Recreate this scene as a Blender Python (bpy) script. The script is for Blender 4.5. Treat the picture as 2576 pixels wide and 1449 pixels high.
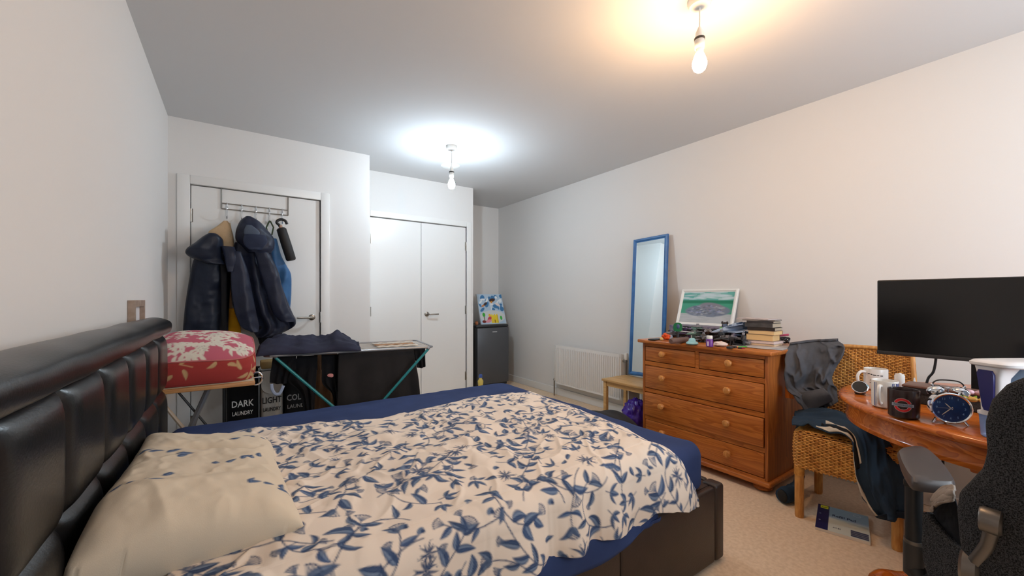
import bpy, bmesh, math, random
import numpy as np
from mathutils import Vector, Matrix, noise as mnoise

C = bpy.context.scene.collection
S = bpy.context.scene
for _o in list(bpy.data.objects):
    bpy.data.objects.remove(_o)

# ---------------------------------------------------------------- camera, world, exposure
FPX, HZ, CX, EYE, YAW = 1010.0, 750.0, 1288.0, 1.17, math.radians(34.65)
cam_d = bpy.data.cameras.new('camera')
cam = bpy.data.objects.new('camera', cam_d)
C.objects.link(cam)
cam.location = (0, 0, EYE)
cam.rotation_euler = (math.radians(90), 0, -YAW)
cam_d.sensor_width = 36
cam_d.lens = 36 * FPX / 2576
cam_d.shift_y = (HZ - 724.5) / 2576
cam_d.clip_start = 0.02
S.camera = cam

wd = bpy.data.worlds.new('daylight')
S.world = wd
wd.use_nodes = True
wd.node_tree.nodes['Background'].inputs[0].default_value = (0.80, 0.90, 1.0, 1)
wd.node_tree.nodes['Background'].inputs[1].default_value = 10.0

S.view_settings.view_transform = 'Standard'
S.view_settings.look = 'None'
S.view_settings.gamma = 1
S.view_settings.use_curve_mapping = False
S.view_settings.exposure = 0.02
BULB_WARM = 540.0
BULB_COOL = 640.0

# ---------------------------------------------------------------- helpers
_fx, _fy, _rx, _ry = math.sin(YAW), math.cos(YAW), math.cos(YAW), -math.sin(YAW)
def _ray(u, v):
    s = (u - CX) / FPX
    return _fx + s * _rx, _fy + s * _ry, -(v - HZ) / FPX
def atz(u, v, z):
    d = _ray(u, v); k = (z - EYE) / d[2]; return Vector((d[0]*k, d[1]*k, z))
def atx(u, v, x):
    d = _ray(u, v); k = x / d[0]; return Vector((x, d[1]*k, EYE + d[2]*k))
def aty(u, v, y):
    d = _ray(u, v); k = y / d[1]; return Vector((d[0]*k, y, EYE + d[2]*k))

def lin(c):
    return tuple(((v/255.0)/12.92 if v/255.0 <= 0.04045 else ((v/255.0+0.055)/1.055)**2.4) for v in c)

class NT:
    def __init__(s, name):
        s.m = bpy.data.materials.new(name); s.m.use_nodes = True
        s.t = s.m.node_tree; s.p = s.t.nodes['Principled BSDF']
    def n(s, typ, **kw):
        nd = s.t.nodes.new(typ)
        for k, v in kw.items():
            if k in nd.inputs: nd.inputs[k].default_value = v
            else: setattr(nd, k, v)
        return nd
    def l(s, a, b): s.t.links.new(a, b)

def mat(name, col, rough=0.6, col2=None, scale=20.0, bump=0.0, bscale=None, metal=0.0, spec=0.5, stretch=None, detail=4.0, lo=0.35, hi=0.65, **kw):
    t = NT(name); c = lin(col)
    t.p.inputs['Base Color'].default_value = (*c, 1)
    t.p.inputs['Roughness'].default_value = rough
    t.p.inputs['Metallic'].default_value = metal
    t.p.inputs['Specular IOR Level'].default_value = spec
    for k, v in kw.items(): t.p.inputs[k].default_value = v
    if col2 is not None or bump:
        tc = t.n('ShaderNodeTexCoord'); mp = t.n('ShaderNodeMapping')
        if stretch: mp.inputs['Scale'].default_value = stretch
        t.l(tc.outputs['Object'], mp.inputs['Vector'])
    if col2 is not None:
        nz = t.n('ShaderNodeTexNoise', Scale=scale, Detail=detail)
        t.l(mp.outputs[0], nz.inputs['Vector'])
        r = t.n('ShaderNodeValToRGB')
        r.color_ramp.elements[0].position = lo; r.color_ramp.elements[0].color = (*c, 1)
        r.color_ramp.elements[1].position = hi; r.color_ramp.elements[1].color = (*lin(col2), 1)
        t.l(nz.outputs['Fac'], r.inputs[0]); t.l(r.outputs[0], t.p.inputs['Base Color'])
    if bump:
        nb = t.n('ShaderNodeTexNoise', Scale=bscale or scale, Detail=5.0)
        t.l(mp.outputs[0], nb.inputs['Vector'])
        b = t.n('ShaderNodeBump', Strength=min(1.0, bump), Distance=0.004)
        t.l(nb.outputs['Fac'], b.inputs['Height']); t.l(b.outputs[0], t.p.inputs['Normal'])
    return t.m

def wood(name, c1, c2, axis=1, rough=0.4, knots=None, fine=1.0):
    t = NT(name); st = [9.0*fine]*3; st[axis] = 0.55*fine
    tc = t.n('ShaderNodeTexCoord'); mp = t.n('ShaderNodeMapping'); mp.inputs['Scale'].default_value = st
    t.l(tc.outputs['Object'], mp.inputs[0])
    nz = t.n('ShaderNodeTexNoise', Scale=1.6, Detail=3.0, Distortion=0.8); t.l(mp.outputs[0], nz.inputs['Vector'])
    mul = t.n('ShaderNodeMath', operation='MULTIPLY'); mul.inputs[1].default_value = 10.0; t.l(nz.outputs['Fac'], mul.inputs[0])
    fr = t.n('ShaderNodeMath', operation='FRACT'); t.l(mul.outputs[0], fr.inputs[0])
    r = t.n('ShaderNodeValToRGB'); e = r.color_ramp.elements
    e[0].position = 0.0; e[0].color = (*lin(c1), 1); e[1].position = 0.9; e[1].color = (*lin(c2), 1)
    k = r.color_ramp.elements.new(1.0); k.color = (*lin(c1), 1)
    t.l(fr.outputs[0], r.inputs[0])
    n2 = t.n('ShaderNodeTexNoise', Scale=3.0, Detail=6.0); t.l(mp.outputs[0], n2.inputs['Vector'])
    mx = t.n('ShaderNodeMix', data_type='RGBA'); mx.blend_type = 'MULTIPLY'; mx.inputs[0].default_value = 0.35
    t.l(r.outputs[0], mx.inputs[6]); t.l(n2.outputs['Color'], mx.inputs[7])
    hs = t.n('ShaderNodeHueSaturation', Saturation=1.0); t.l(mx.outputs[2], hs.inputs['Color'])
    mx.inputs[7].default_value = (1, 1, 1, 1)
    t.t.links.remove(mx.inputs[7].links[0])
    r2 = t.n('ShaderNodeValToRGB'); r2.color_ramp.elements[0].color = (0.6, 0.5, 0.42, 1); r2.color_ramp.elements[0].position = 0.3; r2.color_ramp.elements[1].position = 0.6
    t.l(n2.outputs['Fac'], r2.inputs[0]); t.l(r2.outputs[0], mx.inputs[7])
    out = hs.outputs[0]
    if knots:
        ks = [2.8, 2.8, 2.8]; ks[axis] = 1.7
        m2 = t.n('ShaderNodeMapping'); m2.inputs['Scale'].default_value = ks; t.l(tc.outputs['Object'], m2.inputs[0])
        vo = t.n('ShaderNodeTexVoronoi', Scale=knots*4, Randomness=1.0); t.l(m2.outputs[0], vo.inputs['Vector'])
        r3 = t.n('ShaderNodeValToRGB'); r3.color_ramp.elements[0].position = 0.04; r3.color_ramp.elements[0].color = (0.03, 0.012, 0.004, 1)
        r3.color_ramp.elements[1].position = 0.16; r3.color_ramp.elements[1].color = (1, 1, 1, 1)
        t.l(vo.outputs['Distance'], r3.inputs[0])
        m3 = t.n('ShaderNodeMix', data_type='RGBA'); m3.blend_type = 'MULTIPLY'; m3.inputs[0].default_value = 0.9
        t.l(out, m3.inputs[6]); t.l(r3.outputs[0], m3.inputs[7]); out = m3.outputs[2]
    t.l(out, t.p.inputs['Base Color'])
    t.p.inputs['Roughness'].default_value = rough
    return t.m

def vcol(name, rough=0.8, bump=0.15, bscale=300.0, spec=0.3):
    t = NT(name)
    a = t.n('ShaderNodeAttribute', attribute_name='Col'); t.l(a.outputs['Color'], t.p.inputs['Base Color'])
    t.p.inputs['Roughness'].default_value = rough; t.p.inputs['Specular IOR Level'].default_value = spec
    if bump:
        tc = t.n('ShaderNodeTexCoord'); nb = t.n('ShaderNodeTexNoise', Scale=bscale, Detail=3.0); t.l(tc.outputs['Object'], nb.inputs['Vector'])
        b = t.n('ShaderNodeBump', Strength=bump, Distance=0.002); t.l(nb.outputs['Fac'], b.inputs['Height']); t.l(b.outputs[0], t.p.inputs['Normal'])
    return t.m

def glow(name, col, strength):
    t = NT(name)
    t.p.inputs['Base Color'].default_value = (1, 1, 1, 1)
    t.p.inputs['Emission Color'].default_value = (*col, 1)
    t.p.inputs['Emission Strength'].default_value = strength
    return t.m

class B:
    """bmesh builder"""
    def __init__(s): s.b = bmesh.new()
    def box(s, x0, x1, y0, y1, z0, z1, bev=0.0, seg=2, M=None):
        r = bmesh.ops.create_cube(s.b, size=1.0)
        T = Matrix.Translation(((x0+x1)/2, (y0+y1)/2, (z0+z1)/2)) @ Matrix.Diagonal((abs(x1-x0), abs(y1-y0), abs(z1-z0), 1))
        if M is not None: T = M @ T
        bmesh.ops.transform(s.b, matrix=T, verts=r['verts'])
        if bev:
            es = list({e for v in r['verts'] for e in v.link_edges})
            bmesh.ops.bevel(s.b, geom=es, offset=bev, segments=seg, affect='EDGES', profile=0.5)
        return s
    def rings(s, R, cap=True, wrap=True):
        vs = [[s.b.verts.new(p) for p in r] for r in R]
        n = len(vs[0])
        for a, b in zip(vs[:-1], vs[1:]):
            for i in range(n if wrap else n-1):
                j = (i+1) % n
                try: s.b.faces.new((a[i], a[j], b[j], b[i]))
                except ValueError: pass
        if cap and wrap:
            s.b.faces.new(vs[0][::-1]); s.b.faces.new(vs[-1])
        return s
    def tube(s, pts, r, n=8, closed=False):
        pts = [Vector(p) for p in pts]; m = len(pts)
        rr = r if isinstance(r, (list, tuple)) else [r]*m
        R = []; prev = None
        for i, p in enumerate(pts):
            a = pts[i-1] if (i > 0 or closed) else p
            b = pts[(i+1) % m] if (i < m-1 or closed) else p
            t = (b-a).normalized()
            if prev is None:
                x = t.orthogonal().normalized()
            else:
                x = (prev - t*prev.dot(t)).normalized()
            prev = x; y = t.cross(x)
            R.append([p + (x*math.cos(q) + y*math.sin(q))*rr[i] for q in [2*math.pi*k/n for k in range(n)]])
        if closed:
            s.rings(R + [R[0]], cap=False)
        else:
            s.rings(R)
        return s
    def lathe(s, prof, c=(0, 0, 0), n=24, M=None):
        """prof: list of (r, z) from bottom to top"""
        c = Vector(c); R = []
        for r, z in prof:
            ring = []
            for k in range(n):
                q = 2*math.pi*k/n
                p = Vector((max(r, 1e-4)*math.cos(q), max(r, 1e-4)*math.sin(q), z))
                if M is not None: p = M @ p
                ring.append(c + p)
            R.append(ring)
        return s.rings(R)
    def ell(s, c, r, M=None, u=16, v=10):
        q = bmesh.ops.create_uvsphere(s.b, u_segments=u, v_segments=v, radius=1.0)
        T = Matrix.Translation(c) @ (M if M is not None else Matrix()) @ Matrix.Diagonal((r[0], r[1], r[2], 1))
        bmesh.ops.transform(s.b, matrix=T, verts=q['verts'])
        return s
    def prism(s, poly, f, d0, d1):
        """poly 2-D points, f(a, b, d) -> 3-D"""
        return s.rings([[f(a, b, d0) for a, b in poly], [f(a, b, d1) for a, b in poly]])
    def grid(s, P, wrap=False):
        return s.rings([[Vector(p) for p in row] for row in P], cap=False, wrap=wrap)
    def mesh(s, name, smooth=True):
        bmesh.ops.recalc_face_normals(s.b, faces=s.b.faces)
        me = bpy.data.meshes.new(name); s.b.to_mesh(me); s.b.free()
        if smooth:
            me.polygons.foreach_set('use_smooth', [True]*len(me.polygons))
            try: me.set_sharp_from_angle(angle=math.radians(40))
            except Exception: pass
        return me

WM = {}
def _mk(name, me, m, parent, kind, label, base, local):
    o = bpy.data.objects.new(name, me)
    if m is not None: me.materials.append(m)
    C.objects.link(o)
    if parent is None:
        n = len(me.vertices); co = np.empty(n*3, np.float32); me.vertices.foreach_get('co', co); co = co.reshape(-1, 3)
        if base is None:
            lo, hi = co.min(0), co.max(0); base = ((lo[0]+hi[0])/2, (lo[1]+hi[1])/2, lo[2])
        co -= np.array(base, np.float32); me.vertices.foreach_set('co', co.ravel()); me.update()
        o.location = base; WM[o.name] = Matrix.Translation(base)
    else:
        o.parent = parent
        if local: WM[o.name] = WM[parent.name].copy()
        else:
            o.matrix_parent_inverse = WM[parent.name].inverted(); WM[o.name] = Matrix()
    if kind: o['kind'] = kind
    if label: o['label'] = label
    return o
def part(name, b, m, parent, label=None, kind=None, smooth=True, local=False):
    me = b.mesh(name, smooth) if isinstance(b, B) else b
    return _mk(name, me, m, parent, kind, label, None, local)
def solo(name, b, m, label, cat, group=None, kind=None, smooth=True, base=None):
    me = b.mesh(name, smooth) if isinstance(b, B) else b
    o = _mk(name, me, m, None, kind, label, base, False)
    o['category'] = cat
    if group: o['group'] = group
    return o
def thing(name, label, cat, loc=(0, 0, 0), rotz=0.0, group=None):
    o = bpy.data.objects.new(name, None); C.objects.link(o)
    o.empty_display_size = 0.05
    o.location = loc; o.rotation_euler = (0, 0, rotz); o['label'] = label; o['category'] = cat
    if group: o['group'] = group
    WM[o.name] = Matrix.Translation(loc) @ Matrix.Rotation(rotz, 4, 'Z')
    return o
def struct(name, b, m, label, cat):
    o = solo(name, b, m, label, cat, smooth=False); o['kind'] = 'structure'; return o
def dup(root, loc, label=None, rotz=None):
    r = root.copy(); C.objects.link(r); r.location = loc
    if rotz is not None: r.rotation_euler = (0, 0, rotz)
    if label: r['label'] = label
    WM[r.name] = Matrix.Translation(loc)
    for ch in list(root.children):
        c = ch.copy(); C.objects.link(c); c.parent = r
        for g in ch.children:
            d = g.copy(); C.objects.link(d); d.parent = c
    return r
def solidify(o, t, off=-1.0):
    md = o.modifiers.new('thickness', 'SOLIDIFY'); md.thickness = t; md.offset = off
    return o

def crom(P, N):
    """Catmull-Rom resample along axis 0"""
    P = np.asarray(P, float); m = len(P)
    if m == 2: 
        t = np.linspace(0, 1, N).reshape((-1,)+(1,)*(P.ndim-1)); return P[0]*(1-t)+P[1]*t
    Q = np.concatenate([2*P[:1]-P[1:2], P, 2*P[-1:]-P[-2:-1]])
    t = np.linspace(0, m-1, N); i = np.minimum(t.astype(int), m-2); f = (t-i).reshape((-1,)+(1,)*(P.ndim-1))
    p0, p1, p2, p3 = Q[i], Q[i+1], Q[i+2], Q[i+3]
    return 0.5*((2*p1)+(-p0+p2)*f+(2*p0-5*p1+4*p2-p3)*f*f+(-p0+3*p1-3*p2+p3)*f**3)
def patch(ctrl, nu, nv):
    A = np.array([[tuple(p) for p in row] for row in ctrl], float)
    A = crom(A, nu); return np.swapaxes(crom(np.swapaxes(A, 0, 1), nv), 0, 1)
def gnormals(P):
    du = np.gradient(P, axis=0); dv = np.gradient(P, axis=1)
    n = np.cross(du, dv); return n/np.maximum(np.linalg.norm(n, axis=2, keepdims=True), 1e-9)
def vnoise(x, y, seed=0):
    xi = np.floor(x).astype(np.int64); yi = np.floor(y).astype(np.int64); xf = x-xi; yf = y-yi
    def h(a, b):
        n = (a*374761393+b*668265263+seed*1442695041) & 0x7fffffff
        n = ((n ^ (n >> 13))*1274126177) & 0x7fffffff
        return ((n ^ (n >> 16)) & 0xffff)/65535.0
    u = xf*xf*xf*(xf*(xf*6-15)+10); v = yf*yf*yf*(yf*(yf*6-15)+10)
    return (h(xi, yi)*(1-u)+h(xi+1, yi)*u)*(1-v)+(h(xi, yi+1)*(1-u)+h(xi+1, yi+1)*u)*v
def fnoise(x, y, seed=0, o=3):
    r = 0; a = 1.0; s = 0
    for k in range(o):
        r = r+a*vnoise(x*2**k+17*k, y*2**k+31*k, seed+k); s += a; a *= 0.5
    return r/s*2-1
def wrinkle(P, amp, su, sv, seed=0, o=3):
    nu, nv = P.shape[:2]
    U, V = np.meshgrid(np.linspace(0, 1, nu), np.linspace(0, 1, nv), indexing='ij')
    return P+gnormals(P)*(amp*fnoise(U*su, V*sv, seed, o))[..., None]
def gridmesh(name, P, wrapv=False, cols=None, smooth=True):
    P = np.asarray(P, np.float32); nu, nv = P.shape[:2]
    me = bpy.data.meshes.new(name)
    idx = np.arange(nu*nv).reshape(nu, nv)
    if wrapv: idx = np.concatenate([idx, idx[:, :1]], 1)
    q = np.stack([idx[:-1, :-1], idx[1:, :-1], idx[1:, 1:], idx[:-1, 1:]], -1).reshape(-1, 4)
    nf = len(q)
    me.vertices.add(nu*nv); me.vertices.foreach_set('co', P.ravel())
    me.loops.add(nf*4); me.loops.foreach_set('vertex_index', q.ravel().astype(np.int32))
    me.polygons.add(nf); me.polygons.foreach_set('loop_start', np.arange(0, nf*4, 4, dtype=np.int32))
    try: me.polygons.foreach_set('loop_total', np.full(nf, 4, np.int32))
    except Exception: pass
    me.polygons.foreach_set('use_smooth', [smooth]*nf)
    me.update(calc_edges=True); me.validate()
    if cols is not None:
        ca = me.color_attributes.new('Col', 'FLOAT_COLOR', 'POINT')
        c4 = np.ones((nu*nv, 4), np.float32); c4[:, :3] = np.asarray(cols, np.float32).reshape(-1, 3)
        ca.data.foreach_set('color', c4.ravel())
    return me

def text_mesh(txt, size, M, depth=0.0006, bold=0.0, align='CENTER'):
    cu = bpy.data.curves.new('lettering', 'FONT'); cu.body = txt; cu.size = size; cu.extrude = depth; cu.offset = bold
    cu.align_x = align; cu.align_y = 'CENTER'; cu.resolution_u = 2
    o = bpy.data.objects.new('lettering', cu)
    me = bpy.data.meshes.new_from_object(o)
    bpy.data.objects.remove(o); me.transform(M); me.materials.clear()
    return me
def frame_M(o, xa, ya):
    """matrix with local x -> xa, local y -> ya at origin o"""
    xa = Vector(xa).normalized(); ya = Vector(ya).normalized(); za = xa.cross(ya)
    M = Matrix((xa, ya, za)).transposed().to_4x4(); M.translation = Vector(o); return M

# ---- print canvas (fabric and picture prints become a per-vertex colour on fine meshes)
class Canvas:
    def __init__(s, w, h, res, col):
        s.res = res; s.W = int(w/res)+1; s.H = int(h/res)+1
        s.a = np.empty((s.H, s.W, 3), np.float32); s.a[:] = lin(col); s.a0 = np.array(lin(col), np.float32)
    def _win(s, cx, cy, r):
        x0 = max(0, int((cx-r)/s.res)); x1 = min(s.W, int((cx+r)/s.res)+2); y0 = max(0, int((cy-r)/s.res)); y1 = min(s.H, int((cy+r)/s.res)+2)
        if x1 <= x0 or y1 <= y0: return None
        Y, X = np.meshgrid(np.arange(y0, y1)*s.res-cy, np.arange(x0, x1)*s.res-cx, indexing='ij')
        return (slice(y0, y1), slice(x0, x1)), X, Y
    def blend(s, sl, m, col):
        m = np.clip(m, 0, 1)[..., None]; s.a[sl] = s.a[sl]*(1-m)+np.asarray(col, np.float32)*m
    def free(s, x, y, r):
        w = s._win(x, y, r)
        if w is None: return False
        return bool(np.abs(s.a[w[0]]-s.a0).sum(-1).mean() < 0.06)
    def leaf(s, x, y, ang, L, W, dark, light, bend=0.0):
        w = s._win(x+math.cos(ang)*L/2, y+math.sin(ang)*L/2, L*0.75)
        if w is None: return
        sl, X, Y = w; X = X+math.cos(ang)*L/2; Y = Y+math.sin(ang)*L/2
        a = X*math.cos(ang)+Y*math.sin(ang); b = -X*math.sin(ang)+Y*math.cos(ang)
        t = a/L; b = b-bend*L*np.sin(np.clip(t, 0, 1)*math.pi)
        hw = W*np.sqrt(np.clip(t, 0, 1))*np.clip(1-t, 0, 1)*2.0
        m = np.clip((hw-np.abs(b))/s.res+0.5, 0, 1)*((t > 0) & (t < 1))
        sh = np.clip(np.where(b > 0, 0.15, 0.85)*(1-np.abs(b)/np.maximum(hw, 1e-5)), 0, 1)
        rib = np.clip(1-np.abs(b)/(s.res*1.0), 0, 1)*0.7
        sh = np.clip(sh-rib, 0, 1)[..., None]
        col = np.asarray(dark)*(1-sh)+np.asarray(light)*sh
        s.blend(sl, m, col)
    def disc(s, x, y, r, col, ry=None, ang=0.0, soft=1.0):
        ry = ry or r; w = s._win(x, y, max(r, ry)+2*s.res)
        if w is None: return
        sl, X, Y = w; a = X*math.cos(ang)+Y*math.sin(ang); b = -X*math.sin(ang)+Y*math.cos(ang)
        d = (1-np.sqrt((a/r)**2+(b/ry)**2))*min(r, ry)
        s.blend(sl, d/(s.res*soft)+0.5, col)
    def line(s, pts, wd, col):
        for (xa, ya), (xb, yb) in zip(pts[:-1], pts[1:]):
            L = math.hypot(xb-xa, yb-ya)
            w = s._win((xa+xb)/2, (ya+yb)/2, L/2+wd+2*s.res)
            if w is None or L < 1e-6: continue
            sl, X, Y = w; X = X+(xa+xb)/2-xa; Y = Y+(ya+yb)/2-ya
            dx, dy = (xb-xa)/L, (yb-ya)/L; t = np.clip(X*dx+Y*dy, 0, L)
            d = np.sqrt((X-t*dx)**2+(Y-t*dy)**2)
            s.blend(sl, (wd-d)/s.res+0.5, col)
    def rect(s, x0, y0, x1, y1, col):
        s.a[max(0, int(y0/s.res)):int(y1/s.res)+1, max(0, int(x0/s.res)):int(x1/s.res)+1] = col
    def sample(s, x, y):
        fx = np.clip(x/s.res, 0, s.W-1.001); fy = np.clip(y/s.res, 0, s.H-1.001)
        i = fx.astype(int); j = fy.astype(int); u = (fx-i)[..., None]; v = (fy-j)[..., None]; a = s.a
        return (a[j, i]*(1-u)+a[j, i+1]*u)*(1-v)+(a[j+1, i]*(1-u)+a[j+1, i+1]*u)*v

# ---------------------------------------------------------------- materials
M_wall = mat('wall_paint', (226, 224, 221), 0.85, bump=0.06, bscale=90, spec=0.2)
M_ceil = mat('ceiling_paint', (214, 214, 214), 0.9, spec=0.15)
M_white = mat('white_gloss_paint', (230, 229, 226), 0.35)
M_door = mat('door_paint', (228, 227, 224), 0.28)
M_carpet = mat('beige_carpet', (238, 214, 186), 0.98, (224, 198, 168), scale=60, bump=0.3, bscale=420, spec=0.05, detail=8)
M_steel = mat('brushed_steel', (150, 146, 140), 0.3, metal=1.0)
M_chrome = mat('chrome', (225, 228, 232), 0.1, metal=1.0)
M_grey_metal = mat('grey_enamel_metal', (150, 152, 156), 0.35, metal=0.6)
M_gap_shade = mat('gap_shade', (30, 28, 26), 0.9)  # near-black colour standing in for shade inside hollows and behind doors
M_plastic_w = mat('white_plastic', (232, 232, 228), 0.4)
M_black_plastic = mat('black_plastic', (22, 22, 23), 0.45)
M_dark_plastic = mat('charcoal_plastic', (44, 43, 43), 0.5)
M_leather = mat('black_leather', (12, 12, 14), 0.30, (18, 17, 18), scale=9, bump=0.12, bscale=160, spec=0.45)
M_base_leather = mat('brown_leather', (42, 31, 27), 0.42, (50, 38, 33), scale=7, bump=0.15, bscale=220)
M_navy_sheet = mat('navy_cotton', (52, 68, 110), 0.85, (46, 60, 98), scale=5, bump=0.12, bscale=500, spec=0.2)
M_pine = wood('orange_pine', (202, 124, 56), (166, 92, 37), axis=1, rough=0.33, knots=0.5)
M_pine_v = wood('orange_pine_upright', (188, 112, 50), (150, 82, 33), axis=2, rough=0.35, knots=0.5)
M_knob = wood('pale_pine_knob', (222, 160, 92), (200, 132, 66), axis=2, rough=0.35)
M_beech = wood('pale_beech', (214, 176, 118), (196, 152, 92), axis=1, rough=0.45, fine=0.7)
M_desk = wood('varnished_red_wood', (208, 116, 44), (170, 84, 28), axis=1, rough=0.16, fine=0.8)
M_board = wood('blond_board', (214, 160, 104), (196, 138, 84), axis=0, rough=0.5)
M_cushion = None

# ---------------------------------------------------------------- room shell
XL, XR, YN, YD, YC, YB, XS, XA, HC = -0.40, 3.23, -1.15, 3.83, 4.27, 5.03, 1.035, 2.378, 2.5
struct('floor', B().box(XL-0.1, XR+0.1, YN-0.1, YB+0.1, -0.1, 0), M_carpet, 'beige carpeted bedroom floor', 'floor')
struct('ceiling', B().box(XL-0.1, XR+0.1, YN-0.1, YB+0.1, HC, HC+0.1), M_ceil, 'plain matt white ceiling over the whole room', 'ceiling')
struct('wall_left', B().box(XL-0.1, XL, YN, YD, 0, HC), M_wall, 'plain white wall behind the black headboard', 'wall')
struct('wall_right', B().box(XR, XR+0.1, YN, YB, 0, HC), M_wall, 'long plain wall with the radiator and leaning mirror', 'wall')
b = B()
WX0, WX1, WZ0, WZ1 = 1.35, 3.0, 0.95, 2.15
b.box(XL-0.1, WX0, YN-0.1, YN, 0, HC).box(WX1, XR+0.1, YN-0.1, YN, 0, HC).box(WX0, WX1, YN-0.1, YN, 0, WZ0).box(WX0, WX1, YN-0.1, YN, WZ1, HC)
struct('wall_near', b, M_wall, 'unseen wall behind the camera, holding the added window', 'wall')
DX0, DX1, DZ = -0.272, 0.617, 2.022
b = B().box(XL, DX0, YD, YD+0.12, 0, HC).box(DX1, XS, YD, YD+0.12, 0, HC).box(DX0, DX1, YD, YD+0.12, DZ, HC)
struct('wall_back_left', b, M_wall, 'white wall around the door with the coats', 'wall')
struct('wall_step', B().box(XS-0.06, XS, YD+0.12, YC, 0, HC), M_wall, 'short return wall between the door and the cupboard', 'wall')
KX0, KX1 = 1.156, 2.286
b = B().box(XS-0.06, KX0, YC, YC+0.1, 0, HC).box(KX1, XA, YC, YC+0.1, 0, HC).box(KX0, KX1, YC, YC+0.1, DZ, HC)
struct('wall_closet', b, M_wall, 'white wall around the double cupboard doors', 'wall')
struct('wall_alcove', B().box(XA-0.06, XA, YC+0.1, YB, 0, HC), M_wall, 'side wall of the alcove beside the fridge', 'wall')
struct('wall_back', B().box(XA-0.06, XR, YB, YB+0.1, 0, HC), M_wall, 'back wall of the alcove behind the fridge', 'wall')
# boards behind the doors, coloured dark to give the shade there
struct('wall_closet_inside', B().box(KX0-0.05, KX1+0.02, YC+0.16, YC+0.2, 0, HC), M_gap_shade, 'board behind the cupboard doors, coloured dark for the shade inside', 'wall')
struct('wall_hall', B().box(DX0-0.05, DX1+0.05, YD+0.17, YD+0.2, 0, DZ+0.1), M_gap_shade, 'board behind the closed door, coloured dark for the unlit hall', 'wall')

# unseen window added behind the camera, placed to send daylight onto the left wall
w = thing('added_window_1', 'unseen white framed window added behind the camera for daylight', 'window', ((WX0+WX1)/2, YN-0.05, WZ0)); w['kind'] = 'structure'
b = B(); t = 0.05
b.box(WX0, WX1, YN-0.08, YN-0.02, WZ0, WZ0+t).box(WX0, WX1, YN-0.08, YN-0.02, WZ1-t, WZ1)
for x in (WX0, (WX0+WX1)/2-t/2, WX1-t): b.box(x, x+t, YN-0.08, YN-0.02, WZ0+t, WZ1-t)
part('window_frame', b, M_white, w, smooth=False)
g = NT('window_glass'); g.t.nodes.remove(g.p)
tr = g.n('ShaderNodeBsdfTransparent'); gl = g.n('ShaderNodeBsdfGlossy'); gl.inputs['Roughness'].default_value = 0.02
mx = g.n('ShaderNodeMixShader'); mx.inputs[0].default_value = 0.06
g.l(tr.outputs[0], mx.inputs[1]); g.l(gl.outputs[0], mx.inputs[2]); g.l(mx.outputs[0], g.t.nodes['Material Output'].inputs[0])
for x0, x1 in ((WX0+t, (WX0+WX1)/2-t/2), ((WX0+WX1)/2+t/2, WX1-t)):
    part('pane', B().box(x0, x1, YN-0.053, YN-0.047, WZ0+t, WZ1-t), g.m, w, smooth=False)
part('window_sill', B().box(WX0-0.05, WX1+0.05, YN-0.02, YN+0.12, WZ0-0.03, WZ0, 0.006), M_white, w)
ld = bpy.data.lights.new('window_portal', 'AREA'); ld.shape = 'RECTANGLE'; ld.size = WX1-WX0; ld.size_y = WZ1-WZ0; ld.cycles.is_portal = True
lo = bpy.data.objects.new('window_portal', ld); C.objects.link(lo); lo.location = ((WX0+WX1)/2, YN-0.12, (WZ0+WZ1)/2); lo.rotation_euler = (math.radians(90), 0, 0)

# baseboards
def base(name, x0, x1, y0, y1, lab): struct(name, B().box(x0, x1, y0, y1, 0, 0.085, 0.004), M_white, lab, 'baseboard')
base('baseboard_right', XR-0.016, XR, YN, YB, 'white baseboard along the radiator wall')
base('baseboard_left', XL, XL+0.016, YN, YD-0.016, 'white baseboard behind the headboard')
base('baseboard_back_left', 0.71, XS, YD-0.016, YD, 'short white baseboard right of the coat door')
base('baseboard_closet', 2.345, XA, YC-0.016, YC, 'short white baseboard right of the cupboard')
base('baseboard_alcove', XA, XA+0.016, YC, YB-0.016, 'white baseboard on the alcove side wall')
base('baseboard_back', XA+0.016, XR-0.016, YB-0.016, YB, 'white baseboard behind the fridge')

# ---------------------------------------------------------------- doors
def lever(parent, x, z, yf, d):
    part('handle_rose', B().lathe([(0.026, 0), (0.026, 0.008), (0.02, 0.012)], (x, yf, z), 20, Matrix.Rotation(math.radians(90), 4, 'X')), M_steel, parent)
    part('handle_lever', B().tube([(x, yf-0.008, z), (x, yf-0.045, z), (x+d*0.012, yf-0.055, z), (x+d*0.12, yf-0.055, z)], 0.0085, 10), M_steel, parent)
def hinge(parent, x, z, yf):
    bb = B().tube([(x, yf-0.006, z-0.05), (x, yf-0.006, z+0.05)], 0.0075, 10)
    bb.box(x-0.014, x+0.014, yf-0.003, yf+0.001, z-0.05, z+0.05)
    part('hinge', bb, M_steel, parent)
def architrave(x0, x1, z, yw, wl, wr, wt):
    bb = B()
    bb.box(x0-wl, x0, yw-0.018, yw, 0, z+wt, 0.004); bb.box(x1, x1+wr, yw-0.018, yw, 0, z+wt, 0.004); bb.box(x0, x1, yw-0.018, yw, z, z+wt, 0.004)
    bb.box(x0-0.002, x0+0.0, yw, yw+0.05, 0, z); bb.box(x1, x1+0.002, yw, yw+0.05, 0, z)
    return bb
yf = YD+0.008
d1 = struct('door_1', B().box(DX0+0.005, DX1-0.005, yf, yf+0.04, 0.008, DZ-0.006, 0.002), M_door, 'white flush door with coats hanging from its hook rail', 'door')
part('door_frame', architrave(DX0, DX1, DZ, YD, 0.075, 0.07, 0.066), M_white, d1)
for z in (1.79, 1.02, 0.24): hinge(d1, DX0+0.002, z, yf)
lever(d1, 0.55, 1.005, yf, -1)
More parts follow.
